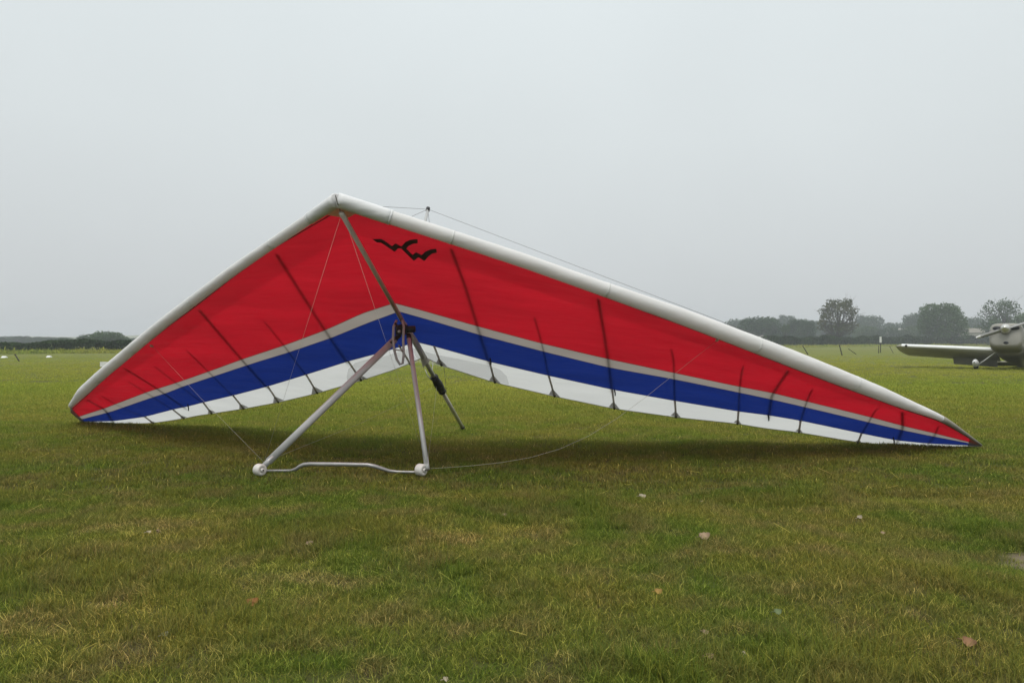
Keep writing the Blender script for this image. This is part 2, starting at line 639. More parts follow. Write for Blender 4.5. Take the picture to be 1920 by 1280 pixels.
KIND = {
    'sparse': ((21, 10.6, 9.2, 2.6, 40, 3200, 0.25), dict(shape='round', trunk_r=.30, sparse=True)),
    'sparse2': ((23, 10.8, 9.6, 2.2, 34, 3000, 0.24), dict(shape='round', trunk_r=.26, sparse=True)),
    'dense': ((31, 10.0, 11.0, 0.6, 38, 9000, 0.28), dict(shape='round', trunk_r=.34)),
    'dome': ((37, 8.0, 10.0, 0.3, 32, 7600, 0.28), dict(shape='round', trunk_r=.3)),
    'dome2': ((39, 8.0, 11.0, 0.2, 30, 7600, 0.28), dict(shape='round', trunk_r=.3)),
    'bush': ((41, 3.0, 5.0, 0.1, 14, 4600, 0.16), dict(shape='round', trunk_r=.10)),
    'bush2': ((43, 3.0, 6.0, 0.1, 16, 4600, 0.16), dict(shape='round', trunk_r=.10)),
    'tall': ((47, 17.0, 7.0, 8.5, 14, 2400, 0.40), dict(shape='tall', trunk_r=.35)),
    'far': ((53, 10.0, 13.0, 0.3, 28, 5600, 0.42), dict(shape='round', trunk_r=.35)),
    'far2': ((57, 10.0, 11.0, 0.3, 26, 5600, 0.42), dict(shape='round', trunk_r=.35)),
}
KH = {k: v[0][1] for k, v in KIND.items()}
KW = {k: v[0][2] for k, v in KIND.items()}


def tree_px(name, label, kind, x0, x1, ytop, d, leaf_m, group=None, cat='tree', depth=None):
    """a tree at d metres, as wide as photo columns x0..x1 and as high as row ytop there"""
    w = (x1 - x0) / FPX * d
    h = EYE + (CY - ytop) / FPX * d
    p = at((x0 + x1) / 2, CY, d)
    sx = w / KW[kind] * 0.93
    return tree(name, label, (p.x, p.y, 0), (sx, depth or sx, h / KH[kind] * 0.97), random.uniform(0, 6.28), kind, leaf_m, KIND[kind], cat, group)


# ------------------------------------------------------------------ the hedges along the far edge of the field
def hedge(name, label, A, B, h0, h1, thick, n, leaf, seed):
    rng = np.random.default_rng(seed)
    A, B = np.array(A, float), np.array(B, float)
    d = B - A
    ln = np.linalg.norm(d)
    nrm = np.array([-d[1], d[0]]) / ln
    t = rng.random(n)
    q = rng.normal(0, .5, n)
    hh = (h0 + (h1 - h0) * t) * (1 + .10 * np.sin(t * ln * .35) + .08 * np.sin(t * ln * .9 + 2) + .05 * np.sin(t * ln * 2.1))
    z = hh * (1 - rng.random(n) ** 1.7 * .97) * np.sqrt(np.clip(1 - (q / 1.9) ** 2, .1, 1))
    P = np.stack([A[0] + d[0] * t + nrm[0] * q * thick, A[1] + d[1] * t + nrm[1] * q * thick, z], 1)
    lv, lf = leaf_quads(P, leaf, rng)
    tone = (.5 + .5 * np.sin(t * ln * .5 + 1.3 * np.sin(t * ln * .17))) * .45
    rnd = np.clip(tone + rng.uniform(0, .55, n), 0, 1).repeat(4)
    e = empty(name, ((A[0] + B[0]) / 2, (A[1] + B[1]) / 2, 0))
    tag(e, label, 'hedge')
    mesh_obj('foliage', lv, lf, M_HEDGE, e, False, rnd)
    mb = MB()
    k = int(ln / 1.6)
    for i in range(k):
        s = (i + rng.random()) / k
        x, y = A + d * s + nrm * rng.normal(0, .25)
        mb.tube([(x, y, -0.05), (x + rng.normal(0, .2), y + rng.normal(0, .2), (h0 + (h1 - h0) * s) * .8)], [.04, .015], 4)
    o = mb.build('stems', M_BARK, e)
    o['kind'] = 'stuff'
    return e


hedge('hedge', 'low dark hedge at the field edge beyond the white leading edge', (-56, 57.0), (4, 106), 0.9, 1.45, 1.0, 30000, 0.15, 5)
hedge('hedge', 'taller dark hedge running behind the leaning stakes and parked aeroplane', (4, 106), (135, 212), 1.55, 2.35, 1.2, 40000, 0.22, 6)

# trees beyond the hedge, near ones first
tree_px('sparse_tree', 'lone open crowned tree with sky showing through, behind the leaning stakes', 'sparse', 1531, 1613, 557, 172, M_LEAF_OLIVE)
tree_px('sparse_tree', 'airy gap-crowned tree above the aeroplane propeller', 'sparse2', 1836, 1916, 557, 192, M_LEAF_MID)
tree_px('dense_tree', 'large dense green tree just behind the aeroplane wing', 'dense', 1722, 1810, 566, 190, M_LEAF_MID)
tree_px('round_tree', 'broad dark dome tree beside the white gable house', 'dome2', 1378, 1472, 593, 225, M_LEAF_DARK)
tree_px('round_tree', 'rounded dark tree just before the lone open tree', 'dome', 1474, 1532, 597, 218, M_LEAF_DARK)
tree_px('young_tree', 'thin young tree in the gap between two dark dome trees', 'tall', 1464, 1482, 606, 195, M_LEAF_MID)
tree_px('dark_tree', 'dark purplish dome tree under the tall bare stemmed tree', 'dome', 1690, 1738, 586, 290, M_LEAF_DARK)
tree_px('tall_tree', 'tall tree with small crown on a long bare stem', 'tall', 1721, 1746, 573, 320, M_LEAF_DARK)
tree_px('bush', 'bushy growth under the airy tree beside the propeller', 'bush2', 1846, 1905, 594, 198, M_LEAF_DARK, cat='bush')
tree_px('bush', 'tall bushes rising at the picture edge behind the cowling', 'bush', 1895, 1965, 588, 205, M_LEAF_MID, cat='bush')
tree_px('bush', 'pale scrub mound between dense tree and propeller blade', 'bush2', 1800, 1860, 613, 240, M_LEAF_OLIVE, cat='bush')
far_spec = [
    ('far', 1350, 1425, 597, 360, 'hazy tree mass rising straight out of the white sail edge'),
    ('far2', 1420, 1460, 594, 380, 'hazy tree peeping over the broad dark dome tree'),
    ('far2', 1452, 1496, 590, 350, 'tallest hazy tree, over the gap between the two dark dome trees'),
    ('far', 1486, 1540, 601, 365, 'hazy tree showing above the rounded dark tree'),
    ('far2', 1520, 1560, 600, 330, 'hazy tree between the rounded dark tree and the lone open tree'),
    ('far2', 1604, 1626, 589, 350, 'narrow hazy tree touching the lone open tree'),
    ('far', 1610, 1662, 591, 330, 'hazy dome shaped tree next to the narrow hazy tree'),
    ('far', 1650, 1704, 604, 340, 'low hazy tree behind the pale roofed bungalow'),
    ('far2', 1740, 1790, 597, 380, 'hazy tree almost covered by the large dense tree'),
    ('far', 1796, 1852, 594, 330, 'hazy tree in the gap between dense tree and airy tree'),
    ('far2', 1842, 1890, 600, 350, 'hazy tree seen through the airy tree above the propeller'),
    ('far', 1560, 1612, 604, 370, 'hazy tree seen through the lone open crowned tree'),
    ('far2', 1885, 1950, 598, 340, 'hazy tree at the picture edge above the aeroplane cowling')]
for kd, x0, x1, yt, d, lb in far_spec:
    tree_px('far_tree', lb, kd, x0, x1, yt, d, M_LEAF_DARK, 'distant trees of the wood line')
for kd, x0, x1, yt, d, lb in [('bush2', 1540, 1600, 616, 250, 'scrub bush at the foot of the lone open tree'), ('bush', 1596, 1650, 612, 255, 'scrub bush behind the white topped marker post'),
                              ('bush2', 1640, 1700, 614, 250, 'scrub bush before the pale roofed bungalow'), ('bush', 1690, 1736, 612, 245, 'scrub bush under the dark purplish dome tree')]:
    tree_px('bush', lb, kd, x0, x1, yt, d, M_LEAF_DARK, 'scrub bushes behind the hedge', 'bush')
# on the other side of the picture
tree_px('thicket', 'dense bushy thicket standing above the low hedge', 'bush', 158, 236, 622, 150, M_LEAF_MID, cat='bush')
tree_px('bush', 'small rounded bush at the open end of the thicket', 'bush2', 138, 176, 630, 148, M_LEAF_DARK, cat='bush')
tree_px('bush', 'wide low bush before the pale ridge field', 'bush2', 96, 146, 635, 140, M_LEAF_DARK, cat='bush')
for kd, x0, x1, yt, d, lb in [('far', -40, 22, 630, 270, 'faint misty tree cut by the picture edge on the far ridge'), ('far2', 14, 62, 629.5, 280, 'faint misty tree second in from the picture edge on the ridge'),
                              ('far', 52, 104, 631, 270, 'faint misty tree above the second white field marker'), ('far2', 86, 140, 632, 300, 'faint misty tree before the pale ridge field beside the thicket'),
                              ('far', 216, 275, 633, 280, 'faint misty tree between the thicket and the white sail edge'), ('far2', 255, 330, 632, 300, 'faint misty tree mostly hidden behind the white wing sleeve')]:
    tree_px('far_tree', lb, kd, x0, x1, yt, d, M_LEAF_DARK, 'misty trees on the ridge')


# ------------------------------------------------------------------ houses among the far trees
M_RENDER = mat('house_wall', (0.38, 0.36, 0.32), 0.8, noise=.15, nscale=.6)
M_ROOF_PALE = mat('pale_roof', (0.32, 0.30, 0.28), 0.7, noise=.2, nscale=.8)
M_ROOF_RED = mat('clay_roof', (0.22, 0.20, 0.16), 0.8, noise=.3, nscale=.8)
M_DARKGLASS = mat('window_glass', (0.02, 0.025, 0.03), 0.15)


def house(label, u, vtop, d, w, dep, wall_h, roof_h, rz, roof_m):
    p = at(u, CY, d)
    e = empty('house', (p.x, p.y, 0), (0, 0, rz))
    tag(e, label, 'house')
    M = Matrix.LocRotScale(e.location, e.rotation_euler, None)
    MB().box((0, 0, wall_h / 2 - .05), (w, dep, wall_h + .1), M).build('wall', M_RENDER, e, False)
    g = [(-w / 2 - .3, -dep / 2 - .3, wall_h + .02), (w / 2 + .3, -dep / 2 - .3, wall_h + .02), (w / 2 + .3, dep / 2 + .3, wall_h + .02), (-w / 2 - .3, dep / 2 + .3, wall_h + .02), (-w / 2 - .3, 0, wall_h + roof_h), (w / 2 + .3, 0, wall_h + roof_h)]
    MB().add([M @ Vector(q) for q in g], [[0, 1, 5, 4], [2, 3, 4, 5], [0, 4, 3], [1, 2, 5], [0, 3, 2, 1]]).build('roof', roof_m, e, False)
    for x in (-w * .28, w * .05, w * .32):
        MB().box((x, -dep / 2 - .02, wall_h * .6), (.9, .08, 1.0), M).build('window', M_DARKGLASS, e, False)


house('pale roofed bungalow half hidden between misty trees and dark dome tree', 1690, 0, 262, 10, 6, 4.0, 1.5, 0.1, M_ROOF_PALE)
house('white gable house peeping over the white sail edge', 1429, 0, 188, 2.6, 3, 1.8, 0.8, 1.2, M_ROOF_PALE)
house('pale farm building behind the scrub mound near the propeller', 1818, 0, 235, 8, 5, 3.7, 1.4, -0.2, M_ROOF_RED)


# ------------------------------------------------------------------ stakes and markers at the field edge
M_STAKE = mat('weathered_stake', (0.055, 0.05, 0.035), 0.9, noise=.4, nscale=8)
M_WHITEPAINT = mat('white_paint', (0.72, 0.72, 0.70), 0.5, noise=.15, nscale=5)


def stake(label, ub, vb, ut, vt, r=.035):
    b = on_ground(ub, vb)
    t = at(ut, vt, b.y)
    e = empty('stake', b)
    tag(e, label, 'stake')
    dirv = (t - b)
    MB().tube([b - dirv.normalized() * .08, b + dirv * .5, t], [r, r, r * .8], 7).build('post', M_STAKE, e)
    MB().tube([t - dirv.normalized() * .06, t + dirv.normalized() * .012], [r * 1.15, r * 1.0], 7).build('cap', M_STAKE, e)


stake('leaning stake nearest the white sail edge', 1515, 664.5, 1505, 648, .04)
stake('upright slanting stake before the lone open tree', 1579, 666, 1574, 647, .045)
stake('short stake lying over at a low angle', 1605, 664, 1591, 654, .03)
stake('upright dark stake beside the white topped post', 1647.5, 662, 1647.5, 648, .035)
stake('thin tilted stake between white topped post and wing tip', 1675, 662, 1668, 649, .025)
stake('slanting stake on the grass under the low hedge', 36, 677, 28, 664, .035)

e = empty('marker_post', on_ground(1651, 661))
tag(e, 'slim marker post with a white top before the hedge', 'post')
pb = e.location.copy()
MB().tube([pb - Vector((0, 0, .05)), pb + Vector((0, 0, .95))], .04, 8).build('post', M_STAKE, e)
MB().box(pb + Vector((0, 0, 1.22)), (.16, .10, .56)).build('top_plate', M_WHITEPAINT, e, False)

for u, v, w, lb in ((8, 670.5, .34, 'small white marker block on grass at the picture edge'), (92, 669.5, .30, 'small white marker block below the misty bushes')):
    p = on_ground(u, v)
    e = empty('field_marker', p)
    tag(e, lb, 'marker')
    MB().add([p + Vector(q) for q in ((-w / 2, -.15, -.02), (w / 2, -.15, -.02), (w / 2, .15, -.02), (-w / 2, .15, -.02), (-w * .33, -.03, .11), (w * .33, -.03, .11), (w * .33, .03, .11), (-w * .33, .03, .11))],
             [[0, 1, 5, 4], [1, 2, 6, 5], [2, 3, 7, 6], [3, 0, 4, 7], [4, 5, 6, 7], [3, 2, 1, 0]]).build('block', M_WHITEPAINT, e, False)
p = on_ground(203, 690)
e = empty('field_board', p)
tag(e, 'white ground board half hidden behind the wing sleeve', 'board')
MB().box(p + Vector((0, 0, .155)), (.62, .06, .19)).build('panel', M_WHITEPAINT, e, False)
for sx in (-.22, .22):
    MB().box(p + Vector((sx, .0, .03)), (.05, .04, .12)).build('leg', M_STAKE, e, False)


# ------------------------------------------------------------------ the parked aeroplane
def build_aeroplane():
    M_AL = mat('bare_aluminium', (0.29, 0.28, 0.245), 0.42, metal=0.2, noise=.18, nscale=2.2, bump=.12, bscale=6)
    M_SPIN = mat('polished_spinner', (0.62, 0.61, 0.58), 0.25, metal=.7, noise=.1, nscale=4)
    M_WHT = mat('white_airframe', (0.78, 0.79, 0.78), 0.3, noise=.08, nscale=2)
    M_UNDER = mat('airframe_underside', (0.40, 0.39, 0.33), 0.45, noise=.25, nscale=1.6)
    M_BLK = mat('black_rubber', (0.015, 0.015, 0.016), 0.7)
    M_INT = mat('intake_dark', (0.012, 0.014, 0.016), 0.6)
    M_PROP = mat('grey_propeller', (0.32, 0.32, 0.31), 0.35, noise=.15, nscale=4)
    M_GLS = mat('canopy_glass', (0.05, 0.06, 0.07), 0.08, spec=.6)
    base = at(1893, 640, 28.6)
    loc = Vector((base.x, base.y, 0))
    yaw, pitch = R(141), R(14)
    e = empty('aeroplane', loc, Euler((pitch, 0, yaw), 'XYZ'))
    tag(e, 'parked silver low wing light aeroplane, nose towards us, cut by picture edge', 'aeroplane')
    W = Matrix.LocRotScale(e.location, e.rotation_euler, None)

    def put(mb, name, m, parent=e, smooth=True):
        mb.v = [W @ v for v in mb.v]
        return mb.build(name, m, parent, smooth)

    def loft(stations, n=28, p=2.6):
        mb = MB()
        vs, fs = [], []
        for (y, zc, a, b) in stations:
            for k in range(n):
                t = 2 * math.pi * k / n
                c, s = math.cos(t), math.sin(t)
                vs.append(Vector((a * math.copysign(abs(c) ** (2 / p), c), y, zc + b * math.copysign(abs(s) ** (2 / p), s))))
        for i in range(len(stations) - 1):
            for k in range(n):
                k2 = (k + 1) % n
                fs.append([i * n + k, (i + 1) * n + k, (i + 1) * n + k2, i * n + k2])
        fs.append(list(range(n)))
        fs.append([(len(stations) - 1) * n + k for k in range(n)][::-1])
        return mb.add(vs, fs)

    body = put(loft([(1.42, .99, .43, .37), (1.395, .98, .49, .43), (1.30, .97, .52, .47), (.8, .96, .54, .50)], p=4.5), 'cowling', M_AL)
    put(loft([(.8, .97, .54, .495), (.1, .98, .54, .51), (-.8, 1.0, .5, .48), (-1.8, 1.02, .38, .40), (-3.2, 1.08, .20, .25), (-4.4, 1.12, .06, .14)], p=2.8), 'fuselage', M_AL)
    # air intakes and exhaust in the nose
    for s in (-1, 1):
        mb = MB().lathe([(0, .085), (.03, .085)], (0, 0, 0), (0, 1, 0), 18)
        mb.v = [Vector((v.x * 1.7 + s * .27, v.y + 1.402, v.z * .8 + 1.22)) for v in mb.v]
        put(mb, 'air_intake', M_INT, body)
    mb = MB().lathe([(0, .05), (.03, .05)], (0, 0, 0), (0, 1, 0), 14)
    mb.v = [Vector((v.x * 1.6 - .02, v.y + 1.40, v.z + .68)) for v in mb.v]
    put(mb, 'exhaust_outlet', M_INT, body)
    hub = Vector((0, 1.46, 1.17))
    prop = put(MB().lathe([(-.02, .17), (0, .185), (.12, .165), (.24, .10), (.30, .04), (.32, .005)], hub, (0, 1, 0), 22), 'spinner', M_SPIN)
    for s in (-1, 1):
        for (r0, r1, nm, mm) in ((.12, .80, 'propeller_blade', M_PROP), (.80, .96, 'blade_tip', M_WHITEPAINT)):
            mb = MB()
            m = 7
            vs, fs = [], []
            for i in range(m):
                r = r0 + (r1 - r0) * i / (m - 1)
                ch = .075 * (1 - .5 * (r / .97) ** 3)
                tw = R(52 - 38 * r)
                for q in ((-1, 0), (0, .16), (1, 0), (0, -.16)):
                    a, b = q[0] * ch, q[1] * ch
                    vs.append(Vector((s * r, b * math.cos(tw) + a * math.sin(tw), (a * math.cos(tw) - b * math.sin(tw)) * s)))
            for i in range(m - 1):
                for k in range(4):
                    k2 = (k + 1) % 4
                    fs.append([i * 4 + k, i * 4 + k2, i * 4 + 4 + k2, i * 4 + 4 + k])
            fs += [[0, 1, 2, 3], [(m - 1) * 4 + k for k in (3, 2, 1, 0)]]
            mb.add(vs, fs)
            rot = Matrix.Rotation(R(20), 3, 'Y')
            mb.v = [hub + Vector((0, .06, 0)) + rot @ v for v in mb.v]
            put(mb, nm, mm, prop)
    # wings with dihedral, flaps down
    for s in (-1, 1):
        mb = MB()
        prof = [(0, 0), (.02, .045), (.10, .075), (.3, .085), (.6, .06), (1, .006), (1, -.006), (.6, -.03), (.3, -.05), (.10, -.05), (.02, -.03)]
        vs, fs = [], []
        st = [(.45, .25, 1.62, .70, 1), (2.2, .22, 1.54, .79, 1), (3.68, .19, 1.42, .86, 1), (3.84, .10, 1.1, .875, .6), (3.94, -.05, .6, .885, .15)]
        n = len(prof)
        for (x, yl, ch, z, tk) in st:
            for (c, t) in prof:
                vs.append(Vector((s * x, yl - c * ch, z + t * ch * 1.0 * tk - c * ch * .05)))
        for i in range(len(st) - 1):
            for k in range(n):
                k2 = (k + 1) % n
                fs.append([i * n + k, i * n + k2, i * n + n + k2, i * n + n + k])
        fs += [list(range(n)), [(len(st) - 1) * n + k for k in range(n)][::-1]]
        w = put(mb.add(vs, fs), 'wing', M_UNDER)
        # white painted nose skin of the wing
        mb = MB()
        vs, fs = [], []
        pr = [(.16, .084), (.06, .070), (.02, .052), (-.006, .02), (-.006, -.008), (.004, -.022)]
        for (x, yl, ch, z, tk) in st[:3]:
            for (c, t) in pr:
                vs.append(Vector((s * x, yl - c * ch, z + t * ch * 1.0 * tk - c * ch * .05)))
        for i in range(2):
            for k in range(5):
                fs.append([i * 6 + k, i * 6 + k + 1, i * 6 + 7 + k, i * 6 + 6 + k])
        put(mb.add(vs, fs), 'leading_edge', M_WHT, w)
        mb = MB()
        fl = [(.55, -1.13, .68), (2.05, -1.08, .765)]
        vs = []
        for (x, y, z) in fl:
            vs += [Vector((s * x, y, z + .03)), Vector((s * x, y - .30, z - .26)), Vector((s * x, y - .29, z - .28)), Vector((s * x, y + .03, z - .06))]
        put(mb.add(vs, [[0, 1, 5, 4], [1, 2, 6, 5], [2, 3, 7, 6], [3, 0, 4, 7], [0, 3, 2, 1], [4, 5, 6, 7]]), 'flap', M_UNDER, w, False)
        MBl = MB().lathe([(0, .03), (.05, .05), (.10, .03)], (s * 3.5, .175, .85), (0, 1, 0), 10)
        put(MBl, 'landing_light', M_DARKGLASS, w)
        # sprung gear leg, wheel and spat
        put(MB().tube([(s * .42, .12, .66), (s * .8, .06, .33), (s * 1.02, 0, .17)], [.05, .045, .04], 8, [.022, .02, .018], side=(0, 1, 0)), 'gear_leg', M_WHT)
        wh = put(MB().lathe([(-.07, .09), (-.065, .15), (-.03, .175), (.03, .175), (.065, .15), (.07, .09)], (s * 1.09, 0, .172), (1, 0, 0), 20), 'wheel', M_BLK)
        mb = MB()
        vs, fs = [], []
        sp = [(.42, .17, .02, .03), (.34, .18, .08, .10), (.15, .20, .105, .155), (-.1, .21, .105, .155), (-.4, .22, .06, .09), (-.6, .24, .01, .02)]
        for (y, z, a, b) in sp:
            for k in range(12):
                t = 2 * math.pi * k / 12
                vs.append(Vector((s * 1.09 + a * math.cos(t), y, z + b * math.sin(t))))
        for i in range(len(sp) - 1):
            for k in range(12):
                k2 = (k + 1) % 12
                fs.append([i * 12 + k, i * 12 + 12 + k, i * 12 + 12 + k2, i * 12 + k2])
        put(mb.add(vs, fs), 'wheel_spat', M_WHT, wh)
    # tail
    put(MB().add([Vector(q) for q in ((-.02, -3.6, 1.2), (.02, -3.6, 1.2), (.02, -4.4, 1.2), (-.02, -4.4, 1.2), (-.01, -4.1, 2.0), (.01, -4.1, 2.0), (.01, -4.55, 2.0), (-.01, -4.55, 2.0))],
                 [[0, 1, 5, 4], [1, 2, 6, 5], [2, 3, 7, 6], [3, 0, 4, 7], [4, 5, 6, 7], [3, 2, 1, 0]]), 'fin', M_WHT, e, False)
    put(MB().box((0, -4.1, 1.16), (2.6, .7, .05)), 'tailplane', M_UNDER, e, False)
    put(MB().tube([(0, -4.2, 1.02), (0, -4.4, .98)], [.05, .03], 8), 'tail_leg', M_BLK)
    put(loft([(.25, 1.40, .20, .06), (-.05, 1.42, .36, .22), (-.6, 1.42, .40, .30), (-1.3, 1.40, .32, .22), (-1.7, 1.38, .15, .06)], p=2.2), 'canopy', M_GLS)


build_aeroplane()


# ------------------------------------------------------------------ THE HANG GLIDER
# main points of the airframe (metres); nose up, resting on wheels, keel end and both tips
H = EYE
TL, TR = on_ground(168, 792), on_ground(1826, 839)
MID = (TL + TR) / 2
perp = Vector((-(TR - TL).y, (TR - TL).x, 0)).normalized()
if perp.y > 0: perp = -perp
_nr = ray(632, 375)
# nose lies on the wing's plane of symmetry, on the line of sight to it
_k = _nr.x / _nr.y
_t = (_k * MID.y - MID.x) / (perp.x - _k * perp.y)
_nd = (MID + perp * _t).y
NOSE = at(632, 375, _nd)
KEEL_END = on_ground(868, 807)
KEEL_END.z = 0.03
# nose end of the keel tube, just under the nose cone
_kd = (KEEL_END - NOSE)


def keel_hit(u, v_any=None):
    """point of the keel's vertical plane seen in photo column u: returns depth"""
    k = (u - CX) / FPX
    x0, y0 = NOSE.x, NOSE.y
    t = (k * y0 - x0) / (_kd.x - k * _kd.y)
    return y0 + _kd.y * t


ROOT_TE = at(796, 669, keel_hit(796))


class Half:
    def __init__(s, tip):
        s.n = (tip - NOSE).cross(ROOT_TE - NOSE).normalized()
        if s.n.z < 0: s.n = -s.n

    def hit(s, u, v, off=0.0):
        r = ray(u, v)
        d = s.n.dot(NOSE - CAM) / s.n.dot(r)
        return CAM + r * (d + off)


HR, HL = Half(TR), Half(TL)
_S_R = [0, .2, .3, .4, .5, .57, .65, .73, .79, .84, .92, 1]
CUR_R = {
    'LEc': ([0, .2, .3, .4, .5, .57, .65, .73, .79, .84, .92, 1], [(632, 375), (848, 445), (980, 488), (1127, 540), (1276, 592), (1391, 636), (1485, 672), (1576, 708), (1655, 739), (1695, 756), (1768, 784), (1840, 834)]),
    'LEl': ([0, .2, .3, .4, .5, .57, .65, .73, .79, .84, .92, 1], [(641, 391), (843, 456), (975, 499), (1122, 552), (1270, 606), (1385, 650), (1479, 687), (1570, 722), (1650, 751), (1691, 766), (1765, 790), (1838, 833)]),
    'RT': ([0, .1, .2, .3, .4, .5, .57, .65, .73, .79, .84, .92, 1], [(739, 568), (792, 582), (897, 612), (1017, 644), (1141, 673), (1265, 699), (1388, 725), (1447, 736), (1512, 752), (1634, 782), (1693, 798), (1753, 812), (1839, 834)]),
    'TB': ([0, .1, .2, .3, .4, .5, .57, .65, .73, .79, .84, .92, 1], [(748, 584), (802, 599), (900, 628), (1019, 659), (1142, 689), (1265, 711), (1387, 736), (1444, 748), (1509, 763), (1631, 792), (1691, 806), (1750, 818), (1840, 835)]),
    'BW': ([0, .1, .2, .3, .4, .5, .57, .65, .73, .79, .84, .92, 1], [(781, 641), (814, 649), (918, 678), (1029, 704), (1148, 730), (1265, 751), (1385, 771), (1441, 778), (1501, 788), (1615, 812), (1680, 825), (1739, 831), (1840.5, 835.5)]),
    'TE': ([0, .1, .2, .3, .4, .5, .57, .65, .73, .79, .84, .92, 1], [(796, 669), (828, 685), (928, 717), (1040, 743), (1152, 766), (1268, 782), (1383, 794), (1437, 803), (1498, 810), (1609, 829), (1675, 834), (1739, 838), (1841, 836)]),
}
_S_L = [0, .1, .2, .3, .4, .48, .57, .65, .71, .77, .84, 1]
CUR_L = {
    'LEc': ([0, .2, .3, .4, .48, .57, .65, .71, .77, .84, 1], [(632, 375), (510, 457), (434, 509), (364, 562), (312, 601), (262, 642), (224, 674), (202, 692), (176, 715), (155, 734), (133, 760)]),
    'LEl': ([0, .2, .3, .4, .48, .57, .65, .71, .77, .84, 1], [(641, 391), (515, 464), (440, 517), (370, 572), (318, 610), (268, 650), (230, 682), (208, 700), (182, 723), (161, 743), (134, 768)]),
    'RT': (_S_L, [(739, 568), (680, 587), (612, 618), (534, 647), (458, 672), (392, 696), (332, 717), (297, 728), (275, 735), (217, 757), (197, 765), (147, 781)]),
    'TB': (_S_L, [(748, 584), (688, 606), (622, 633), (546, 659), (468, 683), (402, 705), (344, 724), (314, 736), (288, 744), (233, 763), (207, 772), (152, 786)]),
    'BW': (_S_L, [(781, 641), (717, 660), (653, 677), (574, 702), (502, 724), (437, 741), (381, 754), (350, 762), (325, 767), (272, 781), (213, 789), (157, 790)]),
    'TE': (_S_L, [(796, 669), (742, 692), (677, 713), (595, 737), (522, 754), (457, 766), (397, 775), (370, 779), (345, 784), (287, 793), (215, 794), (162, 792)]),
}
NS = 96


def sample(cur):
    s, p = cur
    p = np.array(p, float)
    t = np.linspace(0, 1, NS + 1)
    out = np.stack([np.interp(t, s, p[:, k]) for k in (0, 1)], 1)
    for _ in range(3):                         # ease the corners between the traced points
        q = out.copy()
        q[1:-1] = .25 * out[:-2] + .5 * out[1:-1] + .25 * out[2:]
        out = q
    return out


RAD_R = ([0, .08, .2, .4, .5, .65, .73, .79, .84, .92, 1], [13.2, 13.2, 13.4, 13.8, 15.4, 16, 15, 13, 10.5, 5.5, 1.2])
RAD_L = ([0, .08, .2, .4, .6, .84, 1], [12.5, 10.6, 9.6, 10, 10.2, 9.4, 4.5])
PANELS = (('red_panel', 'LEc', 'LEl', 2), ('red_panel', 'LEl', 'RT', 12), ('dimmed_white_stripe', 'RT', 'TB', 2), ('blue_panel', 'TB', 'BW', 5), ('white_panel', 'BW', 'TE', 4))


def build_half(half, curves):
    """rows of points down the chord: pixel rows -> wing plane -> camber"""
    C = {k: sample(v) for k, v in curves.items()}
    rows = []                                   # each row: array of pixel points along the span
    marks = {}
    order = ['LEc', 'LEl', 'RT', 'TB', 'BW', 'TE']
    subs = [2, 12, 2, 5, 4]
    for i in range(5):
        a, b = C[order[i]], C[order[i + 1]]
        marks[order[i]] = len(rows)
        for k in range(subs[i]):
            rows.append(a + (b - a) * (k / subs[i]))
    marks['TE'] = len(rows)
    rows.append(C['TE'])
    rows = np.array(rows)
    nr = len(rows)
    P0 = [[half.hit(*rows[i, j]) for j in range(NS + 1)] for i in range(nr)]
    out = [[None] * (NS + 1) for _ in range(nr)]
    for j in range(NS + 1):
        acc = [0.0]
        for i in range(1, nr):
            acc.append(acc[-1] + (P0[i][j] - P0[i - 1][j]).length)
        ch = acc[-1] or 1e-6
        s = j / NS
        for i in range(nr):
            c = acc[i] / ch
            camber = ch * 0.085 * (c ** .75) * (1 - c) * 2.2 * (1 - .35 * s)
            # cloth lifts a little between the ribs
            camber += ch * .004 * math.sin(s * 40) * math.sin(math.pi * c)
            q = P0[i][j]
            r = (q - CAM)
            out[i][j] = q + r / r.y * (camber / .55)
    return out, marks, C


M_RED = cloth('red_sailcloth', (0.34, 0.014, 0.024), (0.52, 0.009, 0.021), .62, gloss=.035, dirt_shade=.20, wrinkle=.5)  # noise tone here paints in wrinkle shade and uneven translucency
M_BLUE = cloth('blue_sailcloth', (0.010, 0.022, 0.13), (0.009, 0.028, 0.20), .60, gloss=.03, dirt_shade=.20, wrinkle=.5)
M_DIM_WHITE = cloth('dimmed_white_sailcloth', (0.46, 0.415, 0.375), (0.40, 0.35, 0.315), .52, gloss=.02, dirt_shade=.12)  # white cloth that passes less light; that dimness is painted as grey
M_WHITE = cloth('white_sailcloth', (0.74, 0.74, 0.72), (0.74, 0.74, 0.72), .66, gloss=.02, dirt_shade=.07)
M_SLEEVE = cloth('sleeve_cloth', (0.88, 0.875, 0.86), (0.85, 0.85, 0.84), .34, gloss=.02, dirt_shade=.06, wrinkle=.35)
M_NOSE = cloth('nose_cloth', (0.86, 0.865, 0.865), (0.8, 0.8, 0.8), .22, gloss=.03, dirt_shade=.12, wrinkle=.5)
M_POCKET = cloth('batten_pocket_cloth', (0.10, 0.05, 0.05), (0.03, 0.02, 0.02), .1, gloss=.01)
M_PATCH = cloth('patch_cloth', (0.44, 0.43, 0.41), (0.40, 0.39, 0.37), .55, gloss=.02, dirt_shade=.15)
M_TIPCL = cloth('tip_cloth', (0.56, 0.53, 0.46), (0.50, 0.46, 0.38), .5, gloss=.02, dirt_shade=.35)
M_BPOCK = cloth('batten_tip_cloth', (0.52, 0.49, 0.45), (0.62, 0.59, 0.54), .6, gloss=.02)
M_INSERT = film('stiffener_film')
M_LOGO = mat('logo_print', (0.050, 0.020, 0.022), 0.6)
M_SEAM = mat('seam_thread', (0.12, 0.07, 0.07), 0.8)
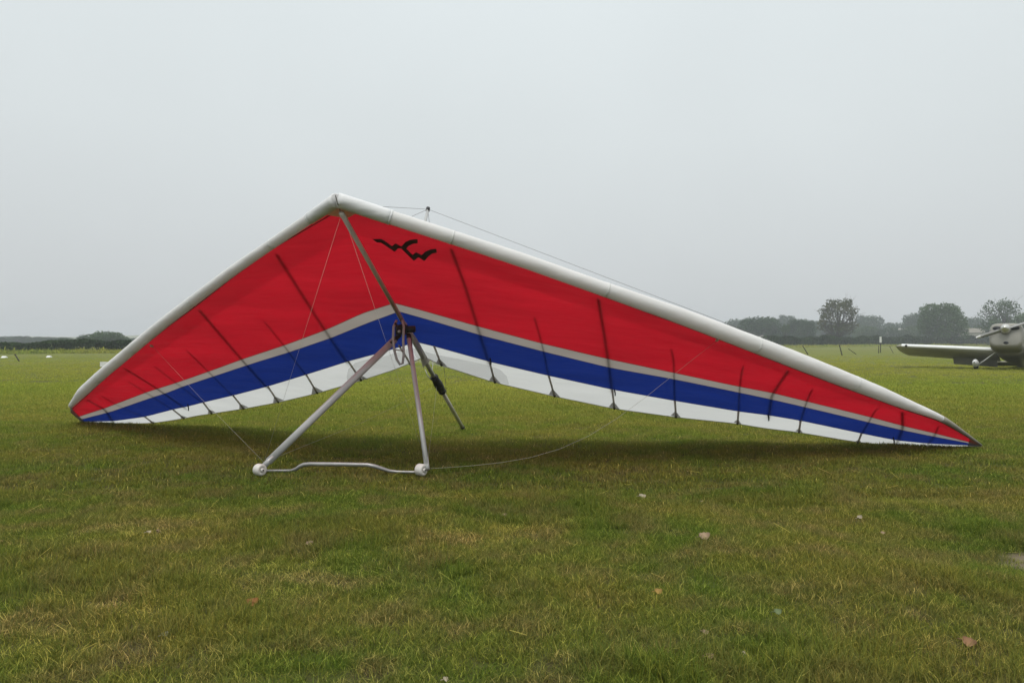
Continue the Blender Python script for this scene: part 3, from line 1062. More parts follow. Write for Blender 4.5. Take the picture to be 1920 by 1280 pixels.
M_BASE = mat('base_bar_metal', (0.40, 0.40, 0.39), 0.34, metal=.45, noise=.25, nscale=7)
M_TUBE = mat('anodised_tube', (0.48, 0.48, 0.47), 0.32, spec=.45, metal=.08, noise=.18, nscale=5)
M_TUBE_D = mat('keel_tube_metal', (0.62, 0.56, 0.52), 0.42, metal=.1, noise=.2, nscale=5)
M_TUBE_Y = mat('keel_tail_metal', (0.52, 0.49, 0.40), 0.40, metal=.25, noise=.3, nscale=7)
M_BATT = mat('batten_metal', (0.74, 0.72, 0.68), 0.5, metal=.2, noise=.3, nscale=9)
M_WIRE = mat('steel_wire', (0.50, 0.49, 0.47), 0.4, metal=.6)
M_WIRE_C = mat('coated_wire', (0.36, 0.34, 0.28), 0.5)
M_LINE = mat('dark_rigging', (0.20, 0.20, 0.20), 0.5)
M_BLACK = mat('black_fitting', (0.022, 0.022, 0.024), 0.6, noise=.3, nscale=20)
M_PLAST = mat('white_wheel_plastic', (0.66, 0.64, 0.60), 0.45, noise=.15, nscale=15)
M_WEB = mat('grey_webbing', (0.40, 0.39, 0.38), 0.8, noise=.2, nscale=40)
M_KPOCK = cloth('keel_pocket_cloth', (0.86, 0.85, 0.80), (0.90, 0.89, 0.84), .5, gloss=.02, dirt_shade=.12, wrinkle=.6, wscale=(6, 6, 3))

GL = empty('hang_glider', (MID.x, MID.y, 0))
tag(GL, 'red, white and blue hang glider standing nose up on the grass', 'hang glider')

HALVES = []
bv_v, bv_f = [], []
for half, cur, rad, tip in ((HR, CUR_R, RAD_R, TR), (HL, CUR_L, RAD_L, TL)):
    G, marks, C = build_half(half, cur)
    b = len(bv_v)
    nr = len(G)
    for row in G: bv_v += row
    for i in range(nr - 1):
        for j in range(NS):
            a = b + i * (NS + 1) + j
            bv_f.append([a, a + 1, a + NS + 2, a + NS + 1])

    def strip(i0, i1, name, m):
        vs = [p for row in G[i0:i1 + 1] for p in row]
        fs = []
        for i in range(i1 - i0):
            for j in range(NS):
                a = i * (NS + 1) + j
                fs.append([a, a + 1, a + NS + 2, a + NS + 1])
        return mesh_obj(name, vs, fs, m, GL)
    strip(0, marks['RT'], 'red_panel', M_RED)
    strip(marks['RT'], marks['TB'], 'dimmed_white_stripe', M_DIM_WHITE)
    strip(marks['TB'], marks['BW'], 'blue_panel', M_BLUE)
    strip(marks['BW'], marks['TE'], 'white_panel', M_WHITE)
    # leading edge sleeve: a round cloth tube over the spar
    cpts, rr = [], []
    for j in range(NS + 1):
        p = half.hit(*C['LEc'][j])
        cpts.append(p)
        rr.append(max(.004, np.interp(j / NS, rad[0], rad[1]) / FPX * p.y * 0.99))
    for _ in range(2):
        cpts[1:-1] = [(cpts[i - 1] + cpts[i] * 2 + cpts[i + 1]) / 4 for i in range(1, NS)]
    rs = [r * (1 + .010 * math.sin(j * 1.9 + 2 * math.sin(j * .37)) * math.sin(j * .71) + .006 * math.sin(j * 4.3)) for j, r in enumerate(rr)]
    MB().tube(cpts, rs, 28).build('leading_edge_sleeve', M_SLEEVE, GL)
    for f_ in (.2, .41, .60, .75):
        j = int(f_ * NS)
        d_ = (cpts[j + 1] - cpts[j]).normalized()
        MB().tube([cpts[j] - d_ * .007, cpts[j] + d_ * .007], rr[j] + .0018, 24).build('sleeve_seam', M_SLEEVE, GL)
    # stiff insert strip lying on top of the cloth behind the leading edge
    iv, jf = [], []
    for i in range(0, marks['LEl'] + 4):
        for j in range(NS + 1):
            p = G[i][j]
            iv.append(p + (p - CAM).normalized() * .03)
    for i in range(marks['LEl'] + 3):
        for j in range(NS):
            a = i * (NS + 1) + j
            jf.append([a, a + 1, a + NS + 2, a + NS + 1])
    mesh_obj('stiffener_strip', iv, jf, M_INSERT, GL)
    # trailing hem and the seams between the colours
    MB().tube([p + (CAM - p).normalized() * .002 for p in G[-1]], .0035, 6).build('trailing_hem', M_PATCH, GL)
    for key in ('LEl', 'RT', 'TB', 'BW'):
        if key == 'LEl':
            MB().tube([p + (CAM - p).normalized() * .006 for p in G[marks[key]]], .005, 6).build('seam', M_SEAM, GL)
        else:
            MB().tube([p + (CAM - p).normalized() * .001 for p in G[marks[key]]], .0022, 5).build('seam', M_SEAM, GL)
    HALVES.append((half, G, marks, C, cpts, rr))

BVH = BVHTree.FromPolygons(bv_v, bv_f)


def sail(u, v, off=0.0):
    """point of the sail seen at pixel (u, v); off > 0 lies behind (above) it, off < 0 in front (below)"""
    r = ray(u, v).normalized()
    h = BVH.ray_cast(CAM, r)
    if h[0] is None:
        half = HR if u > 700 else HL
        p = half.hit(u, v)
        return p + (p - CAM).normalized() * off
    return h[0] + r * off


def sail_path(pts, n=14, off=0.0):
    p = np.array(pts, float)
    s = np.concatenate([[0], np.cumsum(np.linalg.norm(np.diff(p, axis=0), axis=1))])
    t = np.linspace(0, s[-1], n)
    q = np.stack([np.interp(t, s, p[:, 0]), np.interp(t, s, p[:, 1])], 1)
    for _ in range(4):                          # a sprung rod bends, it has no corners
        q[1:-1] = .25 * q[:-2] + .5 * q[1:-1] + .25 * q[2:]
    return [sail(float(a), float(b), off) for a, b in q]


# battens: rods lying on the sail, seen through the cloth; their bare ends show at the white trailing strip
LONG = [
    [(846, 462), (872, 530), (897, 612), (918, 678)], [(1122, 556), (1131, 610), (1141, 673), (1148, 731)],
    [(1478, 691), (1463, 712), (1447, 736), (1441, 780)], [(1692, 769), (1693, 798), (1681, 828)],
    [(518, 472), (563, 542), (612, 618), (653, 677)], [(373, 577), (412, 622), (455, 672), (502, 724)],
    [(232, 687), (264, 706), (297, 727), (350, 764)], [(164, 747), (197, 765), (213, 790)]]
SHORT = [
    [(1002, 592), (1017, 644), (1029, 704)], [(1258, 652), (1263, 665), (1265, 751)], [(1394, 684), (1391, 690), (1386, 735), (1385, 771)],
    [(1524, 727), (1520, 731), (1511, 755), (1501, 788)], [(1650, 763), (1643, 763), (1631, 785), (1615, 812)], [(1760, 797), (1752, 815), (1739, 831)],
    [(496, 601), (534, 647), (574, 702)], [(350, 655), (392, 696), (437, 741)], [(290, 685), (332, 717), (381, 754)], [(240, 713), (275, 735), (325, 767)],
    [(190, 740), (217, 757), (272, 781)]]
for pth in LONG:
    MB().tube(sail_path(pth, 24, .050), .013, 8).build('batten', M_BATT, GL)
for pth in SHORT:
    MB().tube(sail_path(pth, 16, .028), .0068, 8).build('batten', M_BATT, GL)
ENDS = [((814, 649), (828, 685)), ((918, 679), (928, 717)), ((1029, 705), (1040, 743)), ((1148, 731), (1152, 766)), ((1265.5, 752), (1267.5, 782)),
        ((1384.5, 772), (1383, 794)), ((1501, 789), (1498, 810)), ((1615, 813), (1609, 829)),
        ((653, 677), (677, 713)), ((574, 702), (595, 737)), ((502, 724), (522, 754)), ((437, 741), (457, 766)), ((381, 754), (397, 775)),
        ((325, 768), (345, 784)), ((272, 781), (287, 793)), ((748, 647), (770, 683))]
for (a, b) in ENDS:
    p = sail_path([a, b], 5, -.010)
    MB().tube(p, .0105, 8).build('batten_tip', M_BPOCK, GL)
    q = sail_path([((a[0] * .06 + b[0] * .94), (a[1] * .06 + b[1] * .94)), b], 3, -.014)
    MB().tube(q, .012, 8).build('batten_cap', M_BLACK, GL)
    # triangular reinforcement at the trailing edge
    if abs(b[0] - 770) > 20:
        sl = 0.26 if b[0] > 700 else -0.27
        L = (b[1] - a[1])
        k = min(11, L * .34)
        tri = [sail(b[0] - k, b[1] - sl * k - .6, -.004), sail(b[0] + k, b[1] + sl * k - .8, -.004), sail(b[0] * .6 + a[0] * .4, b[1] * .6 + a[1] * .4, -.004)]
        mesh_obj('tip_patch', tri, [[0, 1, 2]], M_PATCH, GL, False)
# little tie ends hanging off the two long battens
for (u, v) in ((919, 679), (1152, 737), (1440, 784), (1675, 827), (352, 765)):
    MB().tube([sail(u, v - 7, -.012), sail(u + 1.5, v, -.02), sail(u + 1.5, v + 4, -.02)], .007, 6).build('tie_end', M_BLACK, GL)

# see-through reinforcement along the root of the trailing edge
def patch_strip(top, bot, name, n=24):
    top, bot = np.array(top, float), np.array(bot, float)
    vs, fs = [], []
    for i in range(n + 1):
        t = i / n
        for k in range(4):
            w = k / 3
            vals = []
            for c in (0, 1):
                a = np.interp(t, np.linspace(0, 1, len(top)), top[:, c])
                d = np.interp(t, np.linspace(0, 1, len(bot)), bot[:, c])
                vals.append(a + (d - a) * w)
            vs.append(sail(vals[0], vals[1], -.005))
    for i in range(n):
        for k in range(3):
            a = i * 4 + k
            fs.append([a, a + 1, a + 5, a + 4])
    mesh_obj(name, vs, fs, M_PATCHW, GL)


M_PATCHW = film('scrim_film')
patch_strip([(770, 651), (815, 664), (870, 675), (915, 684), (938, 693), (950, 705), (954, 719)], [(786, 679), (828, 687), (870, 698), (905, 708), (928, 714.5), (944, 718.5), (953.5, 721.5)], 'root_patch')
patch_strip([(768, 653), (720, 668), (690, 673), (666, 680), (653, 692), (650, 706), (652, 718)], [(784, 679), (742, 691), (715, 700), (690, 708), (670, 713), (658, 717), (653, 719)], 'root_patch')

# nose cone: white cloth cap over the junction of the two leading edges
for hi, (half, G, marks, C, cpts, rr) in enumerate(HALVES):
    jn = 9 if hi == 0 else 8
    MB().tube(cpts[:jn + 1], [r * 1.10 for r in rr[:jn + 1]], 24).build('nose_cone', M_NOSE, GL)
    rim = cpts[jn]
    MB().tube([cpts[jn - 1].lerp(cpts[jn], .7), cpts[jn]], [rr[jn] * 1.13, rr[jn] * 1.12], 24).build('cone_rim', M_NOSE, GL)
cone = [(603, 401.5, -.05), (617, 393, -.07), (636, 389, -.075), (656, 390, -.07), (675, 396, -.05), (663, 403, -.03), (650.5, 409.5, -.028), (627, 405.5, -.03)]
cv = [sail(u, v, o) for u, v, o in cone] + [sail(640, 395, -.062)]
mesh_obj('nose_flap', cv, [[i, (i + 1) % 8, 8] for i in range(8)], M_NOSE, GL)
MB().tube([sail(629, 366, -.14), sail(633, 382, -.13), sail(639, 398, -.085)], .004, 6).build('cone_seam', M_PATCH, GL)

# the winged mark printed on the red panel
z = lambda x, y: (560 + x / 5.638, 340 + y / 5.638)
logo = [(780, 612), (870, 608), (905, 625), (985, 685), (1025, 655), (1085, 690), (1130, 640), (1180, 618), (1257, 610), (1258, 655), (1210, 660), (1160, 685), (1138, 712), (1205, 778), (1240, 748), (1300, 780), (1335, 745), (1390, 720), (1455, 712), (1462, 755), (1415, 762), (1375, 790), (1330, 842), (1265, 803), (1218, 840), (1085, 712), (1052, 708), (1015, 745), (870, 648), (830, 648)]
from mathutils.geometry import tessellate_polygon
lp = [Vector((*z(*p), 0)) for p in logo]
lt = [[lp[i] for i in t] for t in tessellate_polygon([lp])]
for _ in range(2):                              # finer, to follow the curve of the cloth
    nt_ = []
    for a_, b_, c_ in lt:
        ab, bc, ca = (a_ + b_) / 2, (b_ + c_) / 2, (c_ + a_) / 2
        nt_ += [[a_, ab, ca], [ab, b_, bc], [ca, bc, c_], [ab, bc, ca]]
    lt = nt_
lv = [sail(q.x, q.y, -.006) for t in lt for q in t]
lf = [[3 * i, 3 * i + 1, 3 * i + 2] for i in range(len(lt))]
mesh_obj('emblem', lv, lf, M_LOGO, GL, False)

# keel tube, straight from the nose to its end on the grass
K0 = at(640, 399, keel_hit(640) - .04)
def keel(t): return K0.lerp(KEEL_END, t)
def keel_at_px(v):
    """parameter of the keel point seen in photo row v"""
    lo, hi = 0.0, 1.0
    for _ in range(40):
        m = (lo + hi) / 2
        q = keel(m) - CAM
        if CY - FPX * q.z / q.y < v: lo = m
        else: hi = m
    return lo
tA, tB, tC, tD = keel_at_px(606), keel_at_px(686), keel_at_px(708), keel_at_px(733)
SAG = Vector((0, 0, -.035))                       # the keel hangs just under the cloth
MB().tube([keel(0), keel(tA)], .019, 14).build('keel_tube', M_TUBE_D, GL)
MB().tube([keel(tA), keel(tD)], .021, 14).build('keel_tube', M_TUBE, GL)
MB().tube([keel(tD - .004), keel(1)], .021, 14).build('keel_tube', M_TUBE_Y, GL)
MB().tube([keel(1) + (keel(1) - keel(0)).normalized() * -.05, keel(1) + (keel(1) - keel(0)).normalized() * .01], .024, 14).build('keel_cap', M_BLACK, GL)
kd = (KEEL_END - K0).normalized()
cp = [keel(tC - .012), keel(tC), keel(tC + .4 * (tD - tC)), keel(tC + .8 * (tD - tC)), keel(tD)]
MB().tube(cp, [.024, .034, .046, .044, .028], 12).build('keel_cover', M_BLACK, GL)
for s_ in (0, .5, 1):
    q = keel(tC + (tD - tC) * s_)
    MB().tube([q - kd * .012, q + kd * .012], .047 - .01 * abs(s_ - .5), 12).build('cover_strap', M_BLACK, GL)
# white keel pocket hanging under the root of the sail
pl_ = [(768, 616), (771, 624), (776, 638), (783, 656), (788, 670), (793, 689)]
pr_ = [(769.5, 616), (775, 625), (784, 639), (793, 655), (799, 666), (806, 677)]
pv, pf = [], []
NPK = 13
for i in range(NPK):
    t = i / (NPK - 1) * 5
    k, f_ = min(4, int(t)), t - min(4, int(t))
    a_ = Vector(pl_[k]).lerp(Vector(pl_[k + 1]), f_)
    b_ = Vector(pr_[k]).lerp(Vector(pr_[k + 1]), f_)
    for q in range(12):
        th = 2 * math.pi * q / 12
        m_ = (a_ + b_) / 2 + (b_ - a_) / 2 * math.cos(th)
        pv.append(at(m_.x, m_.y, keel_hit((a_.x + b_.x) / 2) - .03 + math.sin(th) * .045 * min(1, .2 + i / 5)))
for i in range(NPK - 1):
    for q in range(12):
        q2 = (q + 1) % 12
        pf.append([i * 12 + q, i * 12 + q2, i * 12 + 12 + q2, i * 12 + 12 + q])
mesh_obj('keel_pocket', pv, pf, M_KPOCK, GL)

# control frame
APEX = at(757, 617, keel_hit(752))
BL, BR = on_ground(495, 886), on_ground(801, 892)
BL.z, BR.z = .055, .055
bdir = (BR - BL).normalized()
fwd = Vector((bdir.y, -bdir.x, 0)).normalized()
AL, AR = APEX + Vector((-.035, 0, -.05)), APEX + Vector((.045, -.02, -.05))
dl = (BL - AL).normalized()
dr = (BR - AR).normalized()
MB().tube([AL.lerp(BL, t) for t in (.04, .3, .6, .97)], .030, 16, .020, side=dl.cross(Vector((0, 1, 0)))).build('downtube', M_TUBE, GL)
MB().tube([AR.lerp(BR, t) for t in (.04, .3, .6, .97)], .020, 16, .030, side=dr.cross(Vector((0, 1, 0)))).build('downtube', M_TUBE, GL)
for A_, B_ in ((AL, BL), (AR, BR)):
    d_ = (B_ - A_).normalized()
    MB().tube([A_, A_ + d_ * .12], .022, 10).build('top_knuckle', M_BLACK, GL)
    MB().tube([B_ - d_ * .10, B_ + d_ * .005], .024, 10, .02).build('corner_knuckle', M_TUBE, GL)
    MB().tube([B_ - d_ * .18 - fwd * .0 + Vector((0, 0, .022)), B_ - d_ * .12 + Vector((0, 0, .024))], .008, 8).build('wire_clip', M_BLACK, GL)
# base bar with its raised middle
bb = []
for (u, v, f_) in ((497, 882, 0), (530, 882, 0), (546, 882, .0), (555, 879, .02), (562, 874, .04), (570, 870.5, .05), (582, 869.5, .055), (640, 870, .06), (688, 871, .055), (702, 873.5, .05), (716, 878, .03), (730, 882.5, .01), (744, 884, 0), (765, 884.5, 0), (798, 884.5, 0)):
    t = (u - 497) / (798 - 497)
    y = BL.y + (BR.y - BL.y) * t - f_
    bb.append(at(u, v, y))
MB().tube(bb, [.010, .010, .012, .014, .0155, .016, .016, .016, .016, .016, .015, .013, .011, .010, .010], 12).build('base_bar', M_BASE, GL)
# wheels on the corners
for (u, v, tilt) in ((487, 879.5, .55), (789.5, 883, .5)):
    y = on_ground(u, 891).y
    c = at(u, v, y - .02)
    c.z = .048
    ax = (bdir + fwd * tilt).normalized()
    w = MB().lathe([(-.026, .016), (-.031, .020), (-.034, .036), (-.030, .0435), (-.020, .047), (.020, .047), (.030, .0435), (.034, .036), (.031, .020), (.026, .016)], c, ax, 24).build('wheel', M_PLAST, GL)
    MB().lathe([(.028, .017), (.040, .015), (.041, .006)], c, ax, 14).build('hub', M_BATT, w)
    MB().lathe([(.040, .006), (.046, .005)], c, ax, 8).build('axle_bolt', M_BLACK, w)

# fittings at the apex
MB().box(APEX + Vector((-.02, 0, -.005)), (.10, .07, .09)).build('apex_bracket', M_BLACK, GL, False)
MB().lathe([(-.07, .018), (-.066, .03), (.066, .03), (.07, .018)], APEX + Vector((.035, 0, .0)), bdir, 14).build('apex_pulley', M_BLACK, GL)
MB().lathe([(-.03, .012), (.03, .012)], APEX + Vector((-.03, -.06, -.02)), (0, 1, 0), 12).build('apex_bolt', M_TUBE, GL)
yk = keel_hit(748)
def loop(pts, name, r1, r2, m):
    P = [at(u, v, yk - o) for u, v, o in pts]
    MB().tube(P, r2, 8, r1, side=(0, 1, 0)).build(name, m, GL)
loop([(744, 600, .0), (738, 612, .05), (737, 635, .07), (739, 655, .08), (744, 674, .09), (750, 683, .09), (755, 681, .09), (757, 665, .08), (756, 640, .06), (757, 612, .03), (754, 600, 0)], 'hang_loop', .011, .004, M_WEB)
loop([(739, 655, .085), (748, 656.5, .085), (756, 657, .08)], 'loop_strap', .006, .003, M_WEB)
loop([(741, 605, .06), (747, 618, .075), (753, 608, .07)], 'short_strap', .011, .004, M_BLACK)

# kingpost and the wires above the sail
KP_BASE = keel(keel_at_px(604)) + Vector((0, 0, .05))
KP_ROOT = KP_BASE.copy()
KP_TOP = at(802, 394, keel_hit(802))
KP_BASE = KP_BASE.lerp(KP_TOP, .17)
MB().tube([KP_BASE, KP_BASE.lerp(KP_TOP, .5), KP_TOP], .020, 14, .014, side=kd).build('kingpost', M_TUBE, GL)
kpd = (KP_TOP - KP_BASE).normalized()
MB().tube([KP_TOP - kpd * .01, KP_TOP + kpd * .03], .020, 12).build('kingpost_cap', M_BLACK, GL)


def wire(pts, r=.0016, m=M_WIRE, name='wire'):
    MB().tube(pts, r, 5).build(name, m, GL)


wt = KP_TOP + kpd * .012
lev_l, lev_r = HALVES[1][4], HALVES[0][4]
wire([wt, NOSE + Vector((.02, .03, -.025))], .0020, M_LINE)
wire([wt, lev_r[int(.62 * NS)] + Vector((0, 0, .085))], .0020, M_LINE)
wire([wt, lev_l[int(.60 * NS)] + Vector((0, 0, .075))], .0020, M_LINE)
wire([wt, keel(.80) + Vector((0, 0, .03))], .0020, M_LINE)
# front wires: nose to both corners
NF = at(640, 402, K0.y - .02)
wire([NF, BL + Vector((0, 0, .03))], .0010, M_WIRE_C)
wire([NF + Vector((.015, 0, 0)), BR + Vector((0, 0, .03))], .0010, M_WIRE_C)
# rear wires: keel to both corners
KR = keel(tC + .3 * (tD - tC)) + Vector((0, 0, -.04))
wire([KR, KR.lerp(BL, .5) + Vector((0, 0, -.02)), BL + Vector((0, 0, .03))], .0010, M_WIRE_C)
wire([KR, KR.lerp(BR, .5) + Vector((0, 0, -.02)), BR + Vector((0, 0, .03))], .0010, M_WIRE_C)
MB().tube([at(797, 692, KR.y - .05), at(801, 702, KR.y - .06), at(808, 712, KR.y - .05)], .004, 6).build('pull_cord', M_WEB, GL)
MB().tube([at(812, 678, KR.y + .05), at(810, 700, KR.y), at(814, 708, KR.y - .02)], .003, 6).build('pull_cord', M_WEB, GL)
# side wires: leading edges to the corners; the slack one sags to the grass
SL = sail(286, 649, -.03)
SR = sail(1345, 638, -.03)
wire([SL, SL.lerp(BL, .5), BL + Vector((0, 0, .03))], .0010, M_WIRE_C)
pts = []
for (u, v, t) in ((1345, 638, 0), (1310, 660, .1), (1265, 699, .25), (1215, 745, .4), (1150, 797, .56), (1100, 829, .66), (1050, 851, .75), (1000, 862, .82), (940, 870, .9), (880, 874, .95), (830, 877, .985), (806, 878, 1)):
    pts.append(at(u, v, SR.y + (BR.y - SR.y) * t ** 1.0))
for i in range(4):
    pts[1:-1] = [(pts[k - 1] + pts[k] * 2 + pts[k + 1]) / 4 for k in range(1, len(pts) - 1)]
wire(pts,   .0012, M_WIRE_C, 'slack_wire')
# tangs where the side wires meet the crossbar inside the leading edge
for (u, v, du) in ((284, 648, 1), (1345, 637, -1)):
    MB().tube([sail(u - 3.0 * du, v - 1.5, -.012), sail(u, v, -.025), sail(u + 3.4 * du, v + 2, -.035)], [.008, .016, .006], 8, [.006, .009, .004]).build('wire_tang', M_PLAST, GL)
# weathered cloth caps at the wing tips
half, G, marks, C, cpts, rr = HALVES[0]
tv, tf = [], []
for j in range(NS - 2, NS + 1):
    for i in range(0, len(G), 2):
        p = G[i][j]
        tv.append(p + (CAM - p).normalized() * (.006))
nn = len(range(0, len(G), 2))
for j in range(2):
    for i in range(nn - 1):
        if True:
            a = j * nn + i
            tf.append([a, a + 1, a + nn + 1, a + nn])
mesh_obj('tip_cover', tv, tf, M_TIPCL, GL)
MB().tube([p for p in cpts[-9:]], [r + .003 for r in rr[-9:]], 16).build('tip_edge', M_TIPCL, GL)
half, G, marks, C, cpts, rr = HALVES[1]
edge = [G[i][NS] for i in range(len(G))]
MB().tube([p + (CAM - p).normalized() * .006 for p in edge], [.05 - .035 * i / (len(edge) - 1) for i in range(len(edge))], 12, .012).build('tip_edge', M_TIPCL, GL)


# ------------------------------------------------------------------ fallen leaves
def fallen_leaf(label, u, v, wpx, hpx, colr, rz):
    p = on_ground(u, v)
    gz = float(ground_z(p.x, p.y))
    L = wpx / FPX * p.y * .85
    m = mat('leaf_' + str(u), colr, .8, noise=.35, nscale=30)
    vs, fs = [], []
    n = 7
    lift = .017
    for i in range(n):
        t = i / (n - 1)
        wdt = L * .42 * math.sin(math.pi * min(1, t * .92 + .06)) ** .8 * (1 + .25 * (i % 2))
        curl = L * .22 * (2 * t - 1) ** 2
        for s, zz in ((-1, .16), (0, 0), (1, .26)):
            vs.append(Vector((L * (t - .5), s * wdt, curl + zz * L + lift)))
    for i in range(n - 1):
        for k in range(2):
            a = i * 3 + k
            fs.append([a, a + 1, a + 4, a + 3])
    e = empty('fallen_leaf', (p.x, p.y, gz), (R(random.uniform(12, 28)), R(random.uniform(-12, 12)), rz))
    M = Matrix.LocRotScale(e.location, e.rotation_euler, None)
    tag(e, label, 'leaf')
    mesh_obj('blade', [M @ q for q in vs], fs, m, e)
    MB().tube([M @ Vector((-L * .5, 0, L * .22 + lift)), M @ Vector((-L * .72, .1 * L, L * .12 + lift)), M @ Vector((-L * .85, .15 * L, lift))], .0016, 5).build('stalk', m, e)


BRN, TAN, PALE, YEL = (0.24, 0.12, 0.045), (0.32, 0.23, 0.14), (0.40, 0.34, 0.24), (0.40, 0.30, 0.09)
for args in (
    ('orange brown leaf on the near grass below the white wheel', 474, 1132, 26, 18, (0.30, 0.135, 0.035), .4),
    ('pale tan leaf on grass farthest towards the dark side', 294, 1004, 13, 11, TAN, 1.9),
    ('thin pale leaf scrap beside the pale tan leaf', 277, 1005, 11, 12, PALE, .9),
    ('flat buff leaf in a dry patch below the base bar', 582, 1017, 15, 7, TAN, .2),
    ('curled buff leaf on grass below the lower keel end', 945, 967, 12, 8, (0.30, 0.20, 0.13), .5),
    ('pale leaf beside reddish earth below the long wing', 1203, 931, 15, 8, PALE, .1),
    ('small yellow leaf by the first turf scrape', 1369, 907, 9, 8, YEL, .7),
    ('tiny pale leaf below the yellow leaf', 1316, 938, 5, 4, PALE, .0),
    ('long narrow straw coloured leaf on mid grass', 1322, 1014, 24, 6, TAN, -.1),
    ('small pale leaf below the second turf scrape', 1611, 972, 12, 6, PALE, .3),
    ('small buff leaf far out between scrape and bare sand', 1655, 999, 9, 5, TAN, -.4),
    ('brown crumpled leaf near the picture corner beside a straw twig', 1816, 1208, 28, 18, (0.26, 0.14, 0.07), -.7),
    ('pale curled leaf lowest on the near grass', 1328, 1237, 18, 10, (0.42, 0.27, 0.17), .1),
    ('narrow cream leaf next to the pale curled leaf', 1391, 1230, 12, 14, PALE, 1.3),
    ('bent buff leaf above the pale curled leaf', 1322, 1191, 14, 9, TAN, -.4),
    ('grey green fresh leaf lying in a tuft', 1456, 1149, 17, 7, (0.14, 0.18, 0.08), .1),
    ('yellow leaf at the very edge of the near grass', 4, 1018, 10, 7, YEL, .2),
    ('dull orange leaf in the dry straw patch', 1232, 1114, 18, 8, (0.36, 0.22, 0.06), .2),
    ('whitish leaf scrap on the bottom edge grass', 830, 1274, 14, 9, PALE, .8),
    ('pale green white blade shaped leaf on the dark near turf', 308, 1198, 15, 9, (0.26, 0.25, 0.15), .8),
):
    fallen_leaf(*args)


# ------------------------------------------------------------------ grass
def blade_material():
    m = bpy.data.materials.new('grass_blade')
    m.use_nodes = True
    nt = m.node_tree
    nt.nodes.clear()
    N, L = nt.nodes.new, nt.links.new
    out = N('ShaderNodeOutputMaterial')
    d, t, mx = N('ShaderNodeBsdfDiffuse'), N('ShaderNodeBsdfTranslucent'), N('ShaderNodeMixShader')
    mx.inputs[0].default_value = .35
    g = N('ShaderNodeNewGeometry')
    p1, p2, p3 = grass_colours(nt, g.outputs['Position'], True)
    c = mix(nt, p1, G_GREEN, G_OLIVE)
    mm = N('ShaderNodeMath'); mm.operation = 'MULTIPLY'; mm.inputs[1].default_value = .6
    L(p2, mm.inputs[0])
    c = mix(nt, mm.outputs[0], c, G_DRY)
    # paler, yellower blade colour painted in farther out: haze, grazing view, self-shadow offset
    sep = N('ShaderNodeSeparateXYZ'); L(g.outputs['Position'], sep.inputs[0])
    mr = N('ShaderNodeMapRange'); mr.inputs['From Min'].default_value = 6.0; mr.inputs['From Max'].default_value = 18
    mr.inputs['To Max'].default_value = .9
    L(sep.outputs['Y'], mr.inputs['Value'])
    c = mix(nt, mr.outputs['Result'], c, mix(nt, p3, G_MID_A, G_MID_B))
    at_ = N('ShaderNodeAttribute'); at_.attribute_name = 'rnd'
    ramp = N('ShaderNodeValToRGB')
    E = ramp.color_ramp.elements
    E[0].color = (.55, .62, .5, 1); E[1].color = (1.5, 1.25, 1.0, 1); E[1].position = .84
    e = E.new(.5); e.color = (1, 1, 1, 1)
    e = E.new(.86); e.color = (2.7, 2.2, 2.2, 1)
    e = E.new(1.0); e.color = (3.2, 2.5, 2.9, 1)
    L(at_.outputs['Fac'], ramp.inputs['Fac'])
    c = mix(nt, 1.0, c, ramp.outputs['Color'], 'MULTIPLY')
    L(c, d.inputs['Color']); L(c, t.inputs['Color'])
    L(d.outputs[0], mx.inputs[1]); L(t.outputs[0], mx.inputs[2]); L(mx.outputs[0], out.inputs['Surface'])
    return m


def clump(seed, nb, rad, h0, h1, w, m, lean=.9, straw=.10, tone=(0, .84)):
    rng = np.random.default_rng(seed)
    vs, fs, rn = [], [], []
    for i in range(nb):
        a = rng.uniform(0, 6.28)
        r = rad * math.sqrt(rng.random())
        b = Vector((r * math.cos(a), r * math.sin(a), -.006))
        h = rng.uniform(h0, h1)
        la = rng.uniform(0, 6.28)
        ln = rng.uniform(.15, lean) * h
        fd = Vector((math.cos(la), math.sin(la), 0))
        sd = Vector((-fd.y, fd.x, 0)) * w * rng.uniform(.6, 1.2)
        p1 = b + fd * ln * .35 + Vector((0, 0, h * .55))
        p2 = b + fd * ln * 1.05 + Vector((0, 0, h * rng.uniform(.75, 1.0)))
        k = len(vs)
        vs += [b - sd, b + sd, p1 + sd * .8, p1 - sd * .8, p2]
        fs += [[k, k + 1, k + 2, k + 3], [k + 3, k + 2, k + 4]]
        q = rng.uniform(*tone) if rng.random() > straw else rng.uniform(.87, 1)
        rn += [q] * 5
    o = mesh_obj('grass_clump', vs, fs, m, None, False, rn, link=False)
    return o


def straw_stem(seed, m):
    rng = np.random.default_rng(seed)
    vs, fs, rn = [], [], []
    for q in range(1 + seed % 2):
        a, ln, bend = rng.uniform(0, 6.28), rng.uniform(.05, .11), rng.uniform(-.5, .5)
        p = Vector((rng.normal(0, .02), rng.normal(0, .02), .012))
        k0, n = len(vs), 6
        for i in range(n):
            d = Vector((math.cos(a), math.sin(a), 0))
            s_ = Vector((-d.y, d.x, 0)) * .0010
            vs += [p - s_, p + s_, p + Vector((0, 0, .0022))]
            p = p + d * ln / n + Vector((0, 0, .002 if seed % 2 else .009))
            a += bend / n
        for i in range(n - 1):
            b = k0 + i * 3
            for c in range(3):
                fs.append([b + c, b + (c + 1) % 3, b + 3 + (c + 1) % 3, b + 3 + c])
        rn += [float(rng.uniform(.84, .9))] * (3 * n)
    return mesh_obj('grass_clump', vs, fs, m, None, False, rn, link=False)


